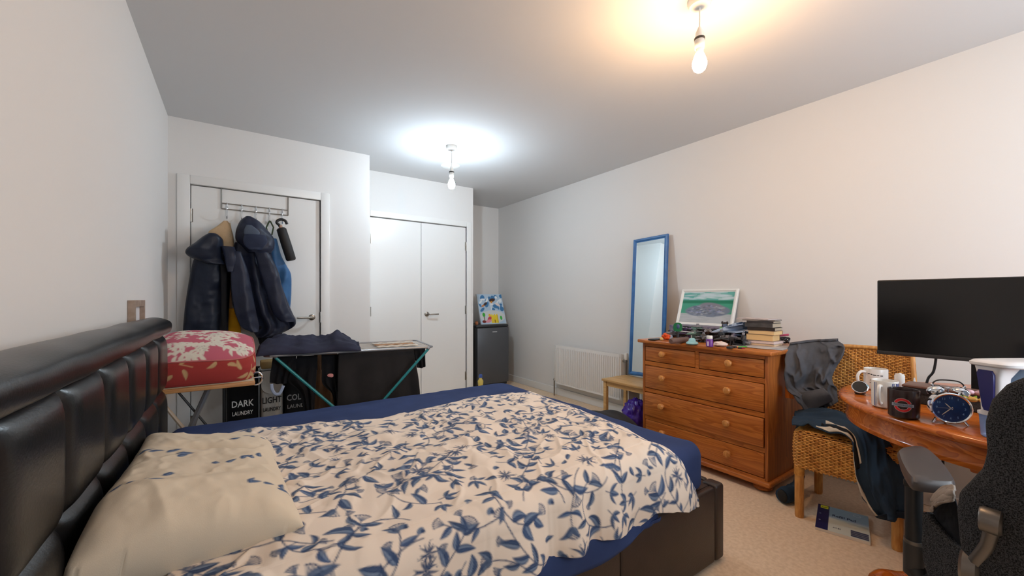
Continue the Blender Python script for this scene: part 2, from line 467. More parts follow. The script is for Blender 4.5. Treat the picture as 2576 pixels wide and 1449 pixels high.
part('strike_plate', B().box(DX1-0.004, DX1+0.006, YD-0.0195, YD-0.0175, 0.96, 1.05), M_steel, d1)
yf = YC+0.006
KM = 1.719
d2 = struct('door_2', B().box(KX0+0.004, KM-0.002, yf, yf+0.035, 0.008, DZ-0.008, 0.002), M_door, 'left leaf of the white double cupboard doors', 'door')
d3 = struct('door_3', B().box(KM+0.002, KX1-0.004, yf, yf+0.035, 0.008, DZ-0.008, 0.002), M_door, 'right leaf of the white double cupboard doors, with a lever handle', 'door')
for z in (1.79, 1.03, 0.24):
    hinge(d2, KX0+0.002, z, yf); hinge(d3, KX1-0.002, z, yf)
lever(d3, 1.785, 0.99, yf, 1)
struct('trim_1', architrave(KX0, KX1, DZ, YC, 0.06, 0.06, 0.06), M_white, 'white architrave framing the double cupboard', 'trim')

# ---------------------------------------------------------------- pendant lamps
def pendant(x, y, label, glowm, zb, gr):
    L = thing('pendant_lamp', label, 'lamp', (x, y, HC), 0, gr)
    part('ceiling_rose', B().lathe([(0.018, HC-0.035), (0.042, HC-0.03), (0.05, HC-0.012), (0.05, HC)], (x, y, 0), 28), M_plastic_w, L)
    part('cord', B().tube([(x, y, HC-0.03), (x+0.002, y, HC-0.08), (x, y, zb+0.19)], 0.0032, 8), M_plastic_w, L)
    part('lamp_holder', B().lathe([(0.019, zb+0.105), (0.021, zb+0.115), (0.021, zb+0.15), (0.017, zb+0.155), (0.017, zb+0.175), (0.006, zb+0.2)], (x, y, 0), 20), M_plastic_w, L)
    part('holder_ring', B().lathe([(0.0225, zb+0.142), (0.0225, zb+0.152)], (x, y, 0), 20), M_dark_plastic, L)
    bl = part('bulb', B().lathe([(0.001, zb), (0.014, zb+0.003), (0.024, zb+0.012), (0.0305, zb+0.03), (0.03, zb+0.045), (0.024, zb+0.065), (0.017, zb+0.083)], (x, y, 0), 24), glowm, L)
    part('bulb_neck', B().lathe([(0.017, zb+0.083), (0.015, zb+0.104)], (x, y, 0), 20), M_plastic_w, bl)
    return L
pendant(1.707, 0.998, 'bare warm white bulb on a cord above the bed foot', glow('warm_bulb_glow', (1.0, 0.60, 0.30), BULB_WARM), 2.178, 'bare pendant bulbs')
pendant(1.564, 3.194, 'bare cold white bulb on a cord in front of the cupboard', glow('cool_bulb_glow', (0.72, 0.87, 1.0), BULB_COOL), 2.125, 'bare pendant bulbs')
c = atz(1133, 417, HC)
solo('ceiling_vent', B().lathe([(0.03, HC-0.022), (0.075, HC-0.016), (0.095, HC-0.004), (0.095, HC)], (c.x, c.y, 0), 28), M_plastic_w, 'round white ceiling vent just beyond the cold bulb', 'vent')

# ---------------------------------------------------------------- radiator
R = thing('radiator', 'white ribbed panel radiator low on the right wall', 'radiator', (3.17, 3.14, 0.16))
y0, y1, z0, z1, xf, xb = 2.65, 3.645, 0.158, 0.612, 3.13, 3.205
prof = []; n = 33; p = (y1-y0-0.03)/n
for k in range(n):
    ya = y0+0.015+k*p
    prof += [(xf+0.016, ya), (xf, ya+p*0.25), (xf, ya+p*0.62), (xf+0.016, ya+p*0.86)]
prof.append((xf+0.016, y1-0.015))
zz = [z0, z0+0.018, z0+0.03, z1-0.045, z1-0.03, z1]
P = [[(x if 0 < i < 5 and i not in (1, 4) else xf+0.006, y, z) for (x, y) in prof] for i, z in enumerate(zz)]
pn = part('front_panel', B().grid(P).box(xf+0.016, xf+0.022, y0, y1, z0, z1), M_white, R)
part('back_panel', B().box(xb-0.012, xb, y0+0.01, y1-0.01, z0, z1-0.01), M_white, R)
part('side_cover', B().box(xf+0.004, xb, y0-0.006, y0+0.002, z0+0.03, z1, 0.003), M_white, R)
part('side_cover', B().box(xf+0.004, xb, y1-0.002, y1+0.006, z0+0.03, z1, 0.003), M_white, R)
b = B()
for x in (xf+0.01, xb-0.02): b.box(x, x+0.012, y0, y1, z1-0.004, z1+0.002)
for k in range(50): 
    y = y0+0.01+k*(y1-y0-0.03)/49; b.box(xf+0.015, xb-0.012, y, y+0.006, z1-0.004, z1+0.001)
part('top_grille', b, M_white, R, kind='stuff')
v = part('valve_body', B().tube([(3.165, y0-0.006, 0.55), (3.165, y0-0.05, 0.55)], 0.012, 10).tube([(3.165, y0-0.045, 0.57), (3.165, y0-0.045, 0.5), (3.165, y0-0.045, 0.0)], 0.0085, 10), M_steel, R)
part('valve_head', B().lathe([(0.017, 0.565), (0.021, 0.575), (0.021, 0.615), (0.015, 0.63)], (3.165, y0-0.045, 0), 16), M_plastic_w, v)
part('lockshield', B().tube([(3.165, y1+0.006, 0.19), (3.165, y1+0.045, 0.19)], 0.012, 10).tube([(3.165, y1+0.04, 0.21), (3.165, y1+0.04, 0.0)], 0.0085, 10), M_steel, R)

# ---------------------------------------------------------------- fridge and things on it
fr_m = mat('graphite_fridge', (86, 88, 92), 0.38, metal=0.35, bump=0.05, bscale=200)
fr_d = mat('fridge_body', (44, 45, 47), 0.5)
fx0, fx1, fy0, fy1 = 2.535, 3.02, 4.44, 4.92
F = thing('fridge', 'dark grey under-counter fridge in the alcove', 'fridge', ((fx0+fx1)/2, (fy0+fy1)/2, 0))
part('body', B().box(fx0, fx1, fy0+0.05, fy1, 0.02, 0.79, 0.004), fr_d, F)
part('top', B().box(fx0-0.003, fx1+0.003, fy0+0.02, fy1, 0.792, 0.822, 0.006), fr_d, F)
dd = part('door', B().box(fx0+0.003, fx1-0.003, fy0, fy0+0.046, 0.06, 0.786, 0.01), fr_m, F)
part('badge', B().box(2.76, 2.83, fy0-0.002, fy0+0.001, 0.725, 0.737), mat('badge_silver', (170, 172, 175), 0.4), dd)
part('door_grip', B().box(fx0+0.02, fx1-0.02, fy0+0.004, fy0+0.04, 0.7862, 0.7915), M_black_plastic, dd)
for x in (fx0+0.04, fx1-0.04):
    for y in (fy0+0.09, fy1-0.04): part('foot', B().lathe([(0.018, 0), (0.018, 0.02)], (x, y, 0), 10), M_black_plastic, F)

cv = Canvas(0.40, 0.42, 0.003, (176, 198, 216)); rnd = random.Random(5)
D = lambda c: np.array(lin(c), np.float32)
for k in range(16): cv.disc(rnd.uniform(0, .4), rnd.uniform(.2, .42), rnd.uniform(.02, .045), D((66, 122, 170)), rnd.uniform(.015, .035), rnd.uniform(0, 3))
for k in range(8): cv.disc(rnd.uniform(0.03, .37), rnd.uniform(.22, .4), rnd.uniform(.02, .04), D((226, 232, 236)), rnd.uniform(.012, .02), rnd.uniform(0, 1))
cv.disc(.2, .1, .2, D((206, 210, 210)), .09)
cv.disc(.23, .335, .05, D((74, 48, 36)), .024, .2); cv.disc(.21, .305, .025, D((214, 140, 50)), .014, .5)
cv.disc(.11, .28, .04, D((60, 48, 52)), .017, .6); cv.disc(.07, .255, .025, D((208, 120, 46)), .012, .4)
cv.disc(.31, .27, .045, D((228, 214, 210)), .018, -.5)
cv.line([(.2, .3), (.195, .2)], .005, D((236, 238, 240)))
for x0, x1, yy in ((.17, .28, .12),): cv.rect(x0, 0.012, x1, yy, D((236, 206, 52)))
for x in (.18, .22, .26): cv.rect(x, .12, x+.018, .137, D((236, 206, 52)))
cv.line([(.27, .02), (.27, .12)], .003, D((190, 140, 30))); cv.line([(.225, .02), (.225, .05)], .007, D((150, 100, 40)))
cv.disc(.14, .07, .045, D((206, 70, 92)), .025, .9); cv.disc(.12, .04, .05, D((226, 150, 160)), .02, .2); cv.disc(.15, .12, .02, D((238, 190, 60)))
cv.disc(.06, .13, .022, D((60, 170, 60)), .03); cv.line([(.06, .1), (.06, .06)], .006, D((90, 60, 40)))
cv.disc(.33, .08, .018, D((60, 176, 66)), .03); cv.disc(.05, .035, .03, D((120, 40, 32)), .02)
def lean_panel(P0, xa, up, w, h, n1, n2):
    xa = Vector(xa).normalized(); up = Vector(up).normalized()
    return np.array([[tuple(Vector(P0)+xa*(w*i/(n1-1))+up*(h*j/(n2-1))) for j in range(n2)] for i in range(n1)])
def canvas_cols(cv, w, h, n1, n2, cw, ch):
    X, Y = np.meshgrid(np.linspace(0, cw, n1), np.linspace(0, ch, n2), indexing='ij'); return cv.sample(X, Y)
M_print = vcol('painted_print', 0.45, 0)
pt = thing('painting', "child's bright painting of birds and a yellow castle on the fridge", 'painting', (2.87, 4.62, 0.822))
up = Vector((0, 0.135, 0.405)); nrm = Vector((1, 0, 0)).cross(up.normalized())
part('canvas', B().prism([(0, 0), (.40, 0), (.40, .425), (0, .425)], lambda a, q, d: Vector((2.665, 4.565, .823))+Vector((1, 0, 0))*a+up.normalized()*q-nrm*d, 0.001, 0.02), mat('canvas_edge', (196, 198, 200), 0.7), pt, smooth=False)
part('picture', gridmesh('picture', lean_panel(Vector((2.669, 4.565, .826))+nrm*0.0005, (1, 0, 0), up, .392, .418, 120, 126), cols=canvas_cols(cv, 0, 0, 120, 126, .40, .42)), M_print, pt)
solo('clay_pot', B().lathe([(0.012, .823), (0.02, .83), (0.024, .85), (0.015, .862), (0.018, .87)], (2.585, 4.55, 0), 16), mat('terracotta', (178, 112, 72), 0.8), 'tiny orange clay pot at the left edge of the fridge top', 'pot')
bt = thing('squash_bottle', 'small yellow bottle with a blue cap standing before the fridge', 'bottle', (2.40, 4.15, 0))
part('bottle_body', B().lathe([(0.03, 0), (0.036, .012), (0.034, .1), (0.026, .13), (0.03, .15), (0.034, .19), (0.018, .215), (0.015, .23)], (2.395, 4.12, 0), 20), mat('yellow_plastic', (214, 190, 96), 0.35), bt)
part('cap', B().lathe([(0.022, .23), (0.022, .262), (0.016, .268)], (2.395, 4.12, 0), 16), mat('blue_cap', (62, 92, 168), 0.4), bt)

# ---------------------------------------------------------------- bed
BX0, BX1, BY0, BY1, BZ = -0.265, 1.805, 0.94, 2.61, 0.34
bed = thing('bed', 'double bed with a black quilted leather headboard and dark brown base', 'bed', (0.8, 1.77, 0))
bs = part('base', B().box(BX0, BX1-0.035, BY0+0.035, BY1-0.035, 0.015, BZ-0.004, 0.008), M_base_leather, bed)
ym = BY0+0.035
for x0, x1 in ((BX0, 1.115), (1.117, 1.735)):
    part('side_panel', B().box(x0, x1, BY0, ym, 0.012, BZ, 0.012, 3), M_base_leather, bed)
    part('side_panel', B().box(x0, x1, BY1-0.035, BY1, 0.012, BZ, 0.012, 3), M_base_leather, bed)
part('corner_block', B().box(1.737, BX1, BY0-0.002, BY0+0.07, 0.01, BZ+0.004, 0.014, 3), M_base_leather, bed)
part('corner_block', B().box(1.737, BX1, BY1-0.07, BY1+0.002, 0.01, BZ+0.004, 0.014, 3), M_base_leather, bed)
part('foot_panel', B().box(BX1-0.035, BX1, BY0+0.072, BY1-0.072, 0.012, BZ, 0.012, 3), M_base_leather, bed)
part('headboard_back', B().box(-0.366, -0.295, 0.80, 2.612, 0.03, 0.995, 0.01), M_leather, bed)
def puff(y0, y1, z0, z1, x, d, name):
    n1, n2 = 26, 20; P = np.zeros((n1, n2, 3))
    for i in range(n1):
        for j in range(n2):
            a, q = i/(n1-1), j/(n2-1)
            f = (1-abs(2*a-1)**6)**0.7*(1-abs(2*q-1)**6)**0.6
            P[i, j] = (x+d*f+0.003*mnoise.noise((y0*3+a*2, q*2, z0))*f, y0+(y1-y0)*a, z0+(z1-z0)*q)
    part(name, gridmesh(name, P), M_leather, bed)
ys = np.linspace(0.884, 2.602, 7)
for a, q in zip(ys[:-1], ys[1:]):
    puff(a+0.001, q-0.001, 0.724, 0.992, -0.296, 0.030, 'quilted_panel')
    puff(a+0.001, q-0.001, 0.42, 0.722, -0.296, 0.030, 'quilted_panel')
for z0, z1 in ((0.724, 0.992), (0.42, 0.722)): puff(0.805, 0.883, z0, z1, -0.296, 0.02, 'quilted_panel')
R = []
prof = [(-0.366, 1.0), (-0.369, 1.05), (-0.362, 1.07), (-0.33, 1.077), (-0.295, 1.072), (-0.262, 1.055), (-0.255, 1.035), (-0.258, 1.012), (-0.268, 0.999), (-0.3, 0.996)]
pr = crom(np.array(prof), 28)
for k, y in enumerate(np.concatenate([[0.796, 0.798, 0.806], np.linspace(0.83, 2.59, 60), [2.606, 2.614, 2.616]])):
    f = 0.90 if k in (0, 65) else (0.96 if k in (1, 64) else 1.0)
    R.append([Vector((-0.325+(x+0.325)*f+0.004*mnoise.noise((x*9, y*4, z*9)), y, 1.035+(z-1.035)*f+0.005*mnoise.noise((x*7+5, y*5, z*7)))) for x, z in pr])
part('headboard_roll', B().rings(R), M_leather, bed)
for x in (-0.15, 1.7):
    for y in (1.05, 2.5): part('foot', B().lathe([(0.025, 0), (0.028, 0.016)], (x, y, 0), 12), M_black_plastic, bed)

# mattress in a fitted navy sheet
mx0, mx1, my0, my1, mz0, mz1, rr = -0.258, 1.70, 0.965, 2.59, BZ+0.003, 0.532, 0.055
secs = []
def sec(x, ins):
    pts = []; k = 9
    y0, y1, zt = my0+ins, my1-ins, mz1-ins*0.6
    base = [(y0+0.01, mz0), (y0, mz0+0.02)] + [(y0+rr-rr*math.cos(a), zt-rr+rr*math.sin(a)) for a in np.linspace(0.15, math.pi/2, k)]
    top = [(y0+rr+(y1-y0-2*rr)*t, zt) for t in np.linspace(0, 1, 40)[1:-1]]
    oth = [(y1-rr+rr*math.cos(a), zt-rr+rr*math.sin(a)) for a in np.linspace(math.pi/2, 0.15, k)] + [(y1, mz0+0.02), (y1-0.01, mz0)]
    for y, z in base+top+oth:
        w = 0.0 if z < mz0+0.005 else 0.006*mnoise.noise((x*2.0, y*9, 1.0))+0.004*mnoise.noise((x*14, y*4, z*3))
        pts.append(Vector((x, y-(w if y > 2.3 else 0), z+(w if z > mz0+0.03 else 0))))
    return pts
xs = [mx0, mx0+0.01, mx0+0.03] + list(np.linspace(mx0+0.06, mx1-0.06, 70)) + [mx1-0.035, mx1-0.018, mx1-0.006, mx1]
for x in xs:
    e = min(x-mx0, mx1-x); ins = 0.0 if e > 0.05 else 0.05*(1-math.sqrt(max(0, 1-(1-e/0.05)**2)))
    secs.append(sec(x, ins))
mt = solo('mattress', B().rings(secs), M_navy_sheet, 'mattress in a navy blue fitted sheet under the floral duvet', 'mattress')
ctrl = [[(x, 0.958, 0.46), (x, 0.934, 0.40), (x, 0.918, 0.352+0.01*math.sin(x*9)), (x, 0.912, zz)] for x, zz in ((0.1, 0.31), (0.4, 0.30), (0.7, 0.315), (0.95, 0.305), (1.1, 0.315), (1.2, 0.342), (1.3, 0.36))]
sk = part('sheet_hem', gridmesh('sheet_hem', wrinkle(patch(ctrl, 60, 14), 0.006, 9, 1, 3)), M_navy_sheet, mt)
solidify(sk, 0.003)

# ---- duvet with its printed vines
BG, DK, LT = (236, 220, 203), (52, 72, 106), (150, 166, 186)
dk, lt = D(DK), D(LT)
rnd = random.Random(11)
cv = Canvas(1.95, 2.0, 0.0028, BG)
def flower(x, y, r, ang):
    n = 13
    for k in range(n):
        a = ang+2*math.pi*k/n+rnd.uniform(-.12, .12); L = r*rnd.uniform(.75, 1.1)
        cv.leaf(x+math.cos(a)*r*.12, y+math.sin(a)*r*.12, a, L, r*.12, dk, lt, rnd.uniform(-.15, .15))
        if k % 2: cv.disc(x+math.cos(a+.15)*L*1.12, y+math.sin(a+.15)*L*1.12, r*.05, dk)
    cv.disc(x, y, r*.12, dk)
def bud(x, y, a, r):
    for k in range(-3, 4):
        q = a+k*.22; cv.line([(x, y), (x+math.cos(q)*r, y+math.sin(q)*r)], 0.0012, dk*0.8+lt*0.2); cv.disc(x+math.cos(q)*r, y+math.sin(q)*r, r*.09, dk)
def vine(x, y, a, n):
    pts = [(x, y)]; side = 1; cur = rnd.uniform(-.16, .16)
    for k in range(n):
        cur = max(-.3, min(.3, cur+rnd.uniform(-.1, .1))); a += cur
        x += math.cos(a)*.02; y += math.sin(a)*.02; pts.append((x, y))
        if k % 2 == 1:
            L = rnd.uniform(.044, .074); W = L*rnd.uniform(.19, .29)
            for sd in ((side, -side) if rnd.random() < .55 else (side,)):
                q = a+sd*rnd.uniform(.5, 1.2)
                jl = L*rnd.uniform(.7, 1.1)
                if cv.free(x+math.cos(q)*jl*.6, y+math.sin(q)*jl*.6, jl*.22): cv.leaf(x, y, q, jl, W, dk*rnd.uniform(.85, 1.3), lt, sd*rnd.uniform(-.12, .2))
            side = -side
        if k % 5 == 3 and rnd.random() < .6:
            q = a-side*.9; ex, ey = x+math.cos(q)*.035, y+math.sin(q)*.035
            cv.line([(x, y), (ex, ey)], .0012, dk); bud(ex, ey, q, .02)
    cv.line(pts, .0017, dk)
    return x, y, a
gx = 0
for i in range(15):
    for j in range(15):
        x = (i+.5+rnd.uniform(-.45, .45))*.13; y = (j+.5+rnd.uniform(-.45, .45))*.133
        ex, ey, a = vine(x, y, rnd.uniform(0, 6.28), rnd.randint(7, 13))
        if rnd.random() < .5 and cv.free(ex+math.cos(a)*.03, ey+math.sin(a)*.03, .03): flower(ex+math.cos(a)*.03, ey+math.sin(a)*.03, rnd.uniform(.032, .05), rnd.uniform(0, 1))
        else: bud(ex, ey, a, .03)
for k in range(260):
    x, y, a = rnd.uniform(0, 1.95), rnd.uniform(0, 2.0), rnd.uniform(0, 6.28)
    if k % 3 == 0:
        cv.disc(x, y, .012, dk*.6+lt*.4, .008, a); cv.disc(x+.006, y+.004, .006, dk)
    elif cv.free(x+math.cos(a)*.02, y+math.sin(a)*.02, .02): cv.leaf(x, y, a, rnd.uniform(.03, .05), rnd.uniform(.008, .012), dk, lt, .1)

for k in range(1500):
    x, y = rnd.uniform(0, 1.95), rnd.uniform(0, 2.0)
    if cv.free(x, y, .019):
        a = rnd.uniform(0, 6.28)
        if k % 4 == 0: flower(x, y, rnd.uniform(.024, .036), a)
        elif k % 4 == 1:
            bud(x-math.cos(a)*.012, y-math.sin(a)*.012, a, .024); cv.leaf(x-math.cos(a)*.012, y-math.sin(a)*.012, a+2.2, .03, .008, dk, lt)
        else:
            bx_, by_ = x-math.cos(a)*.02, y-math.sin(a)*.02
            for sd in (-1, 0, 1): cv.leaf(bx_, by_, a+sd*.75, rnd.uniform(.032, .05), rnd.uniform(.008, .012), dk*rnd.uniform(.9, 1.2), lt, sd*.1)
            cv.line([(bx_-math.cos(a)*.02, by_-math.sin(a)*.02), (bx_, by_)], .0015, dk)
NS, NTT = 440, 560
x0 = -0.115
farX = np.array([-0.3, -.12, .075, .347, .6, .95, 1.2, 1.485, 1.62]); farY = np.array([2.15, 2.167, 2.184, 2.115, 2.03, 2.11, 2.13, 2.094, 2.05])
hemX = np.array([-.3, .3, .70, .85, 1.02, 1.18, 1.26, 1.35, 1.45, 1.6]); hemZ = np.array([.39, .385, .392, .382, .384, .352, .386, .374, .352, .308])
s = np.linspace(0, 1, NS); t = np.linspace(0, 1, NTT)
Smat, Tmat = np.meshgrid(s, t, indexing='ij')
# foot edge as a function of t (t<tt on top of the bed, beyond it hanging)
TT = 0.83
footT = np.array([0, .18, .42, .62, .72, .80, .86, .92, 1.0]); footX = np.array([1.60, 1.566, 1.55, 1.515, 1.48, 1.44, 1.435, 1.475, 1.575])
Fx = np.interp(Tmat, footT, footX)+0.010*fnoise(Tmat*9, Tmat*0, 4)
X = x0+Smat*(Fx-x0)
Fy = np.interp(X, farX, farY)+0.012*fnoise(X*6, X*0+3, 6)
ztop = mz1+0.012
edge = np.minimum(np.minimum(Tmat*1.25, (1-Smat)*1.7), 0.16)/0.16
puffh = 0.050*np.sqrt(np.clip(edge*(2-edge), 0, 1))
ynear = 0.925
r = 0.075
u = Tmat/TT
Ytop = Fy+(ynear+r-Fy)*np.clip(u, 0, 1)
arcl = np.clip((Tmat-TT)/(1-TT), 0, 1)
zedge = ztop+0.046
Hz = np.interp(X, hemX, hemZ)+0.006*fnoise(X*14, X*0, 9)
drop = (zedge-r)-Hz
tot = r*math.pi/2+drop
d = arcl*tot
ang = np.clip(d/r, 0, math.pi/2)
Y = np.where(Tmat <= TT, Ytop, (ynear+r)-r*np.sin(ang)-0.02*np.clip((d-r*1.57)/0.1, 0, 1))
Z = np.where(Tmat <= TT, ztop+puffh, (zedge-r)+r*np.cos(ang)-np.clip(d-r*math.pi/2, 0, None))
Z = np.where((Tmat > TT) & (edge < 1), Z-(1-np.sqrt(np.clip(edge*(2-edge), 0, 1)))*0.03*(1-arcl), Z)
hang = np.clip((Tmat-TT+0.05)/0.2, 0, 1)
Y = Y-hang*(0.016*np.sin(X*24+2*np.sin(X*7))*(0.3+arcl))+hang*0.004
lump = 0.018*fnoise(X*3.2, Y*3.2, 21, 2)+0.010*fnoise(X*8+Y*3, Y*7, 22, 2)
rid = 1-np.abs(fnoise(X*5+Y*2.0, Y*4.5-X*1.5, 31, 2)); lump += 0.010*np.clip(rid-0.70, 0, 1)/0.30
rid2 = 1-np.abs(fnoise(X*9-Y*6, Y*5+X*3, 35, 2)); lump += 0.006*np.clip(rid2-0.74, 0, 1)/0.26
ontop = np.clip(edge*1.3, 0, 1)*(1-hang)
Z = Z+lump*ontop
Y = Y-np.abs(lump)*hang*0.6
Z = np.maximum(Z, np.where(Tmat <= TT, mz1+0.009, 0))
# rolled hem, tucked slightly inwards
Pd = np.stack([X, Y, Z], -1)
hemrow = Pd[:, -1:, :].copy(); hemrow[..., 1] += 0.012; hemrow[..., 2] -= 0.004
hem2 = hemrow.copy(); hem2[..., 1] += 0.008; hem2[..., 2] += 0.012
Pd2 = np.concatenate([Pd, hemrow, hem2], 1)
arc = np.where(Tmat <= TT, 2.17-Ytop, 2.17-ynear-r+d)
cols = cv.sample(np.clip(X+0.22, 0, 1.94), np.clip(arc, 0, 1.98))
cols = np.concatenate([cols, cols[:, -1:], cols[:, -1:]], 1)
M_duvet = vcol('floral_duvet_print', 0.85, 0.12, 700, 0.2)
dv = solo('duvet', gridmesh('duvet', Pd2, cols=cols), M_duvet, 'cream duvet with blue leaf and flower vines, spread over the bed', 'duvet')

# ---- pillow on the duvet, against the headboard
def pillow_mesh(name, cx, cy, cz, ax, ay, h, nx, ny, fn=None, colfn=None, tilt=0.0, horn=0.05, wr=0.008, seed=1, pw=2.6, pwq=None):
    """closed pillow: top grid + bottom grid as one wrapped surface"""
    A = np.linspace(-1, 1, nx); Q = np.linspace(-1, 1, ny)
    a, q = np.meshgrid(A, Q, indexing='ij')
    rad = 1.0-horn*(1-(np.abs(a*q))**3)*(1.0)
    ex = a*ax*(1-0.07*(1-q**2)*np.abs(a)); ey = q*ay*(1-0.05*(1-a**2)*np.abs(q))
    prof = np.clip((1-np.abs(a)**pw), 0, 1)**0.55*np.clip((1-np.abs(q)**(pwq or pw)), 0, 1)**0.5
    w = wr*fnoise(a*3+1, q*5, seed, 3)*np.clip(prof*3, 0, 1)
    rid = 1-np.abs(fnoise(a*2.2+q*2, q*3.5-a, seed+5, 2)); w = w+wr*0.9*np.clip(rid-.6, 0, 1)/.4*np.clip(prof*2, 0, 1)
    top = prof*h*0.62+w; bot = -prof*h*0.38
    top[[0, -1], :] = 0; top[:, [0, -1]] = 0
    Pt = np.stack([ex, ey, top], -1); Pb = np.stack([ex, ey, bot], -1)
    if fn is not None: Pt = fn(Pt, a, q); Pb = fn(Pb, a, q)
    ct, st = math.cos(tilt), math.sin(tilt)
    for P in (Pt, Pb):
        xx, zz = P[..., 0].copy(), P[..., 2].copy(); P[..., 0] = xx*ct+zz*st+cx; P[..., 2] = -xx*st+zz*ct+cz; P[..., 1] += cy
    bm = bmesh.new(); n1, n2 = a.shape; vt = {}; 
    for i in range(n1):
        for j in range(n2): vt[i, j] = bm.verts.new(Pt[i, j])
    vb = {}
    for i in range(n1):
        for j in range(n2):
            vb[i, j] = vt[i, j] if i in (0, n1-1) or j in (0, n2-1) else bm.verts.new(Pb[i, j])
    for i in range(n1-1):
        for j in range(n2-1):
            bm.faces.new((vt[i, j], vt[i+1, j], vt[i+1, j+1], vt[i, j+1]))
            bm.faces.new((vb[i, j], vb[i, j+1], vb[i+1, j+1], vb[i+1, j]))
    bm.verts.index_update()
    me = bpy.data.meshes.new(name); bm.to_mesh(me)
    if colfn is not None:
        ca = me.color_attributes.new('Col', 'FLOAT_COLOR', 'POINT'); N = len(me.vertices); arr = np.ones((N, 4), np.float32)
        ctop = colfn(a, q, True); cbot = colfn(a, q, False)
        for i in range(n1):
            for j in range(n2):
                arr[vb[i, j].index, :3] = cbot[i, j]; arr[vt[i, j].index, :3] = ctop[i, j]
        ca.data.foreach_set('color', arr.ravel())
    bm.free(); me.polygons.foreach_set('use_smooth', [True]*len(me.polygons)); return me
pc = Canvas(0.46, 0.92, 0.0028, (222, 206, 182)); rnd = random.Random(3)
def sprig(x, y, a, sc=1.0):
    cv_ = pc
    for k in range(5):
        q = a+rnd.uniform(-.2, 1.3); px_, py_ = x+math.cos(a)*(k-2)*.022*sc+rnd.uniform(-.01, .01)*sc, y+math.sin(a)*(k-2)*.022*sc+rnd.uniform(-.024, .024)*sc
        cv_.leaf(px_, py_, q, rnd.uniform(.026, .04)*sc, .0095*sc, dk*1.2, lt, .1)
for x, y, a in ((.33, .70, .4), (.09, .49, -.3), (.30, .36, .4), (.09, .18, .5)): sprig(x, y, a, 1.35)
sprig(.36, .12, .1, 1.1)
for k in range(7): pc.leaf(rnd.uniform(.40, .45), rnd.uniform(.5, .9), rnd.uniform(-.6, .6), .05, .012, dk, lt)
def pcol(a, q, top):
    c = pc.sample((a+1)*.225, (q+1)*.45)
    return c if top else pc.sample((a+1)*.225, np.abs(q+1)*0.2)
def pfn(P, a, q):
    P[..., 2] += (0.045*np.clip((q+1)/.35, 0, 1)-0.03*np.clip(-q, 0, 1)**4)*np.clip(-a, 0, 1)**2            # edge pushed up the headboard
    P[..., 2] -= 0.030*q
    P[..., 2] += 0.012*np.exp(-((q+0.62-a*.06)/0.10)**2)*np.clip(1-a**4, 0, 1)
    P[..., 2] -= 0.05*np.clip(-q, 0, 1)**6*(P[..., 2] < 0.02)
    P[..., 2] -= 0.022*np.exp(-((q-0.30+a*.15)/0.07)**2)*np.clip(1-a*a, 0, 1)   # crease across
    P[..., 1] += 0.05*np.clip(q, 0, 1)**3*np.clip(-a, 0, 1)**3
    return P
M_pillow = vcol('sprigged_pillow_print', 0.85, 0.12, 600, 0.2)
solo('pillow', pillow_mesh('pillow', -0.068, 1.515, 0.612, 0.205, 0.43, 0.135, 110, 240, pfn, pcol, tilt=0.12, wr=0.005, seed=4, pw=3.4, horn=0.0, pwq=9), M_pillow, 'cream pillow with sparse blue leaf sprigs against the headboard', 'pillow')

# ---------------------------------------------------------------- chest of drawers
CXF, CXB, CY0, CY1 = 2.605, 3.19, 1.095, 1.985
ch = thing('chest_of_drawers', 'orange pine chest of five drawers covered in clutter', 'chest of drawers', ((CXF+CXB)/2, (CY0+CY1)/2, 0))
part('side_panel', B().box(CXF, CXB, CY0, CY0+0.02, 0.075, 0.826, 0.002), M_pine_v, ch)
part('side_panel', B().box(CXF, CXB, CY1-0.02, CY1, 0.075, 0.826, 0.002), M_pine_v, ch)
part('back_panel', B().box(CXB-0.01, CXB, CY0+0.021, CY1-0.021, 0.075, 0.826), M_pine, ch)
b = B()
for z0, z1 in ((0.074, 0.088), (0.243, 0.272), (0.453, 0.482), (0.658, 0.688), (0.803, 0.826)): b.box(CXF+0.002, CXB-0.012, CY0+0.021, CY1-0.021, z0, z1)
b.box(CXF+0.002, CXF+0.3, 1.53, 1.555, 0.688, 0.803)
part('rails', b, M_pine, ch, smooth=False)
tp = B(); R = []
prof = [(CXF-0.022, .830), (CXF-0.032, .838), (CXF-0.03, .848), (CXF-0.02, .853)]
tp.box(CXF-0.032, CXB+0.01, CY0-0.028, CY1+0.028, 0.827, 0.853, 0.008, 3)
part('top_board', tp, M_pine, ch)
part('plinth', B().box(CXF-0.02, CXB, CY0-0.018, CY1+0.018, 0.045, 0.075, 0.011, 3), M_pine, ch)
for x in (CXF+0.06, CXB-0.06):
    for y in (CY0+0.055, CY1-0.055):
        part('bun_foot', B().lathe([(0.03, 0), (0.048, 0.008), (0.054, 0.022), (0.046, 0.036), (0.03, 0.045)], (x, y, 0), 24), M_pine, ch)
rows = [(0.692, 0.799, [(CY0+0.024, 1.527, [(1.318)]), (1.558, CY1-0.024, [(1.80)])], 0.0),
        (0.486, 0.654, [(CY0+0.024, CY1-0.024, [1.325, 1.80])], 0.004), (0.276, 0.449, [(CY0+0.024, CY1-0.024, [1.325, 1.80])], 0.012), (0.092, 0.239, [(CY0+0.024, CY1-0.024, [1.325, 1.80])], 0.0)]
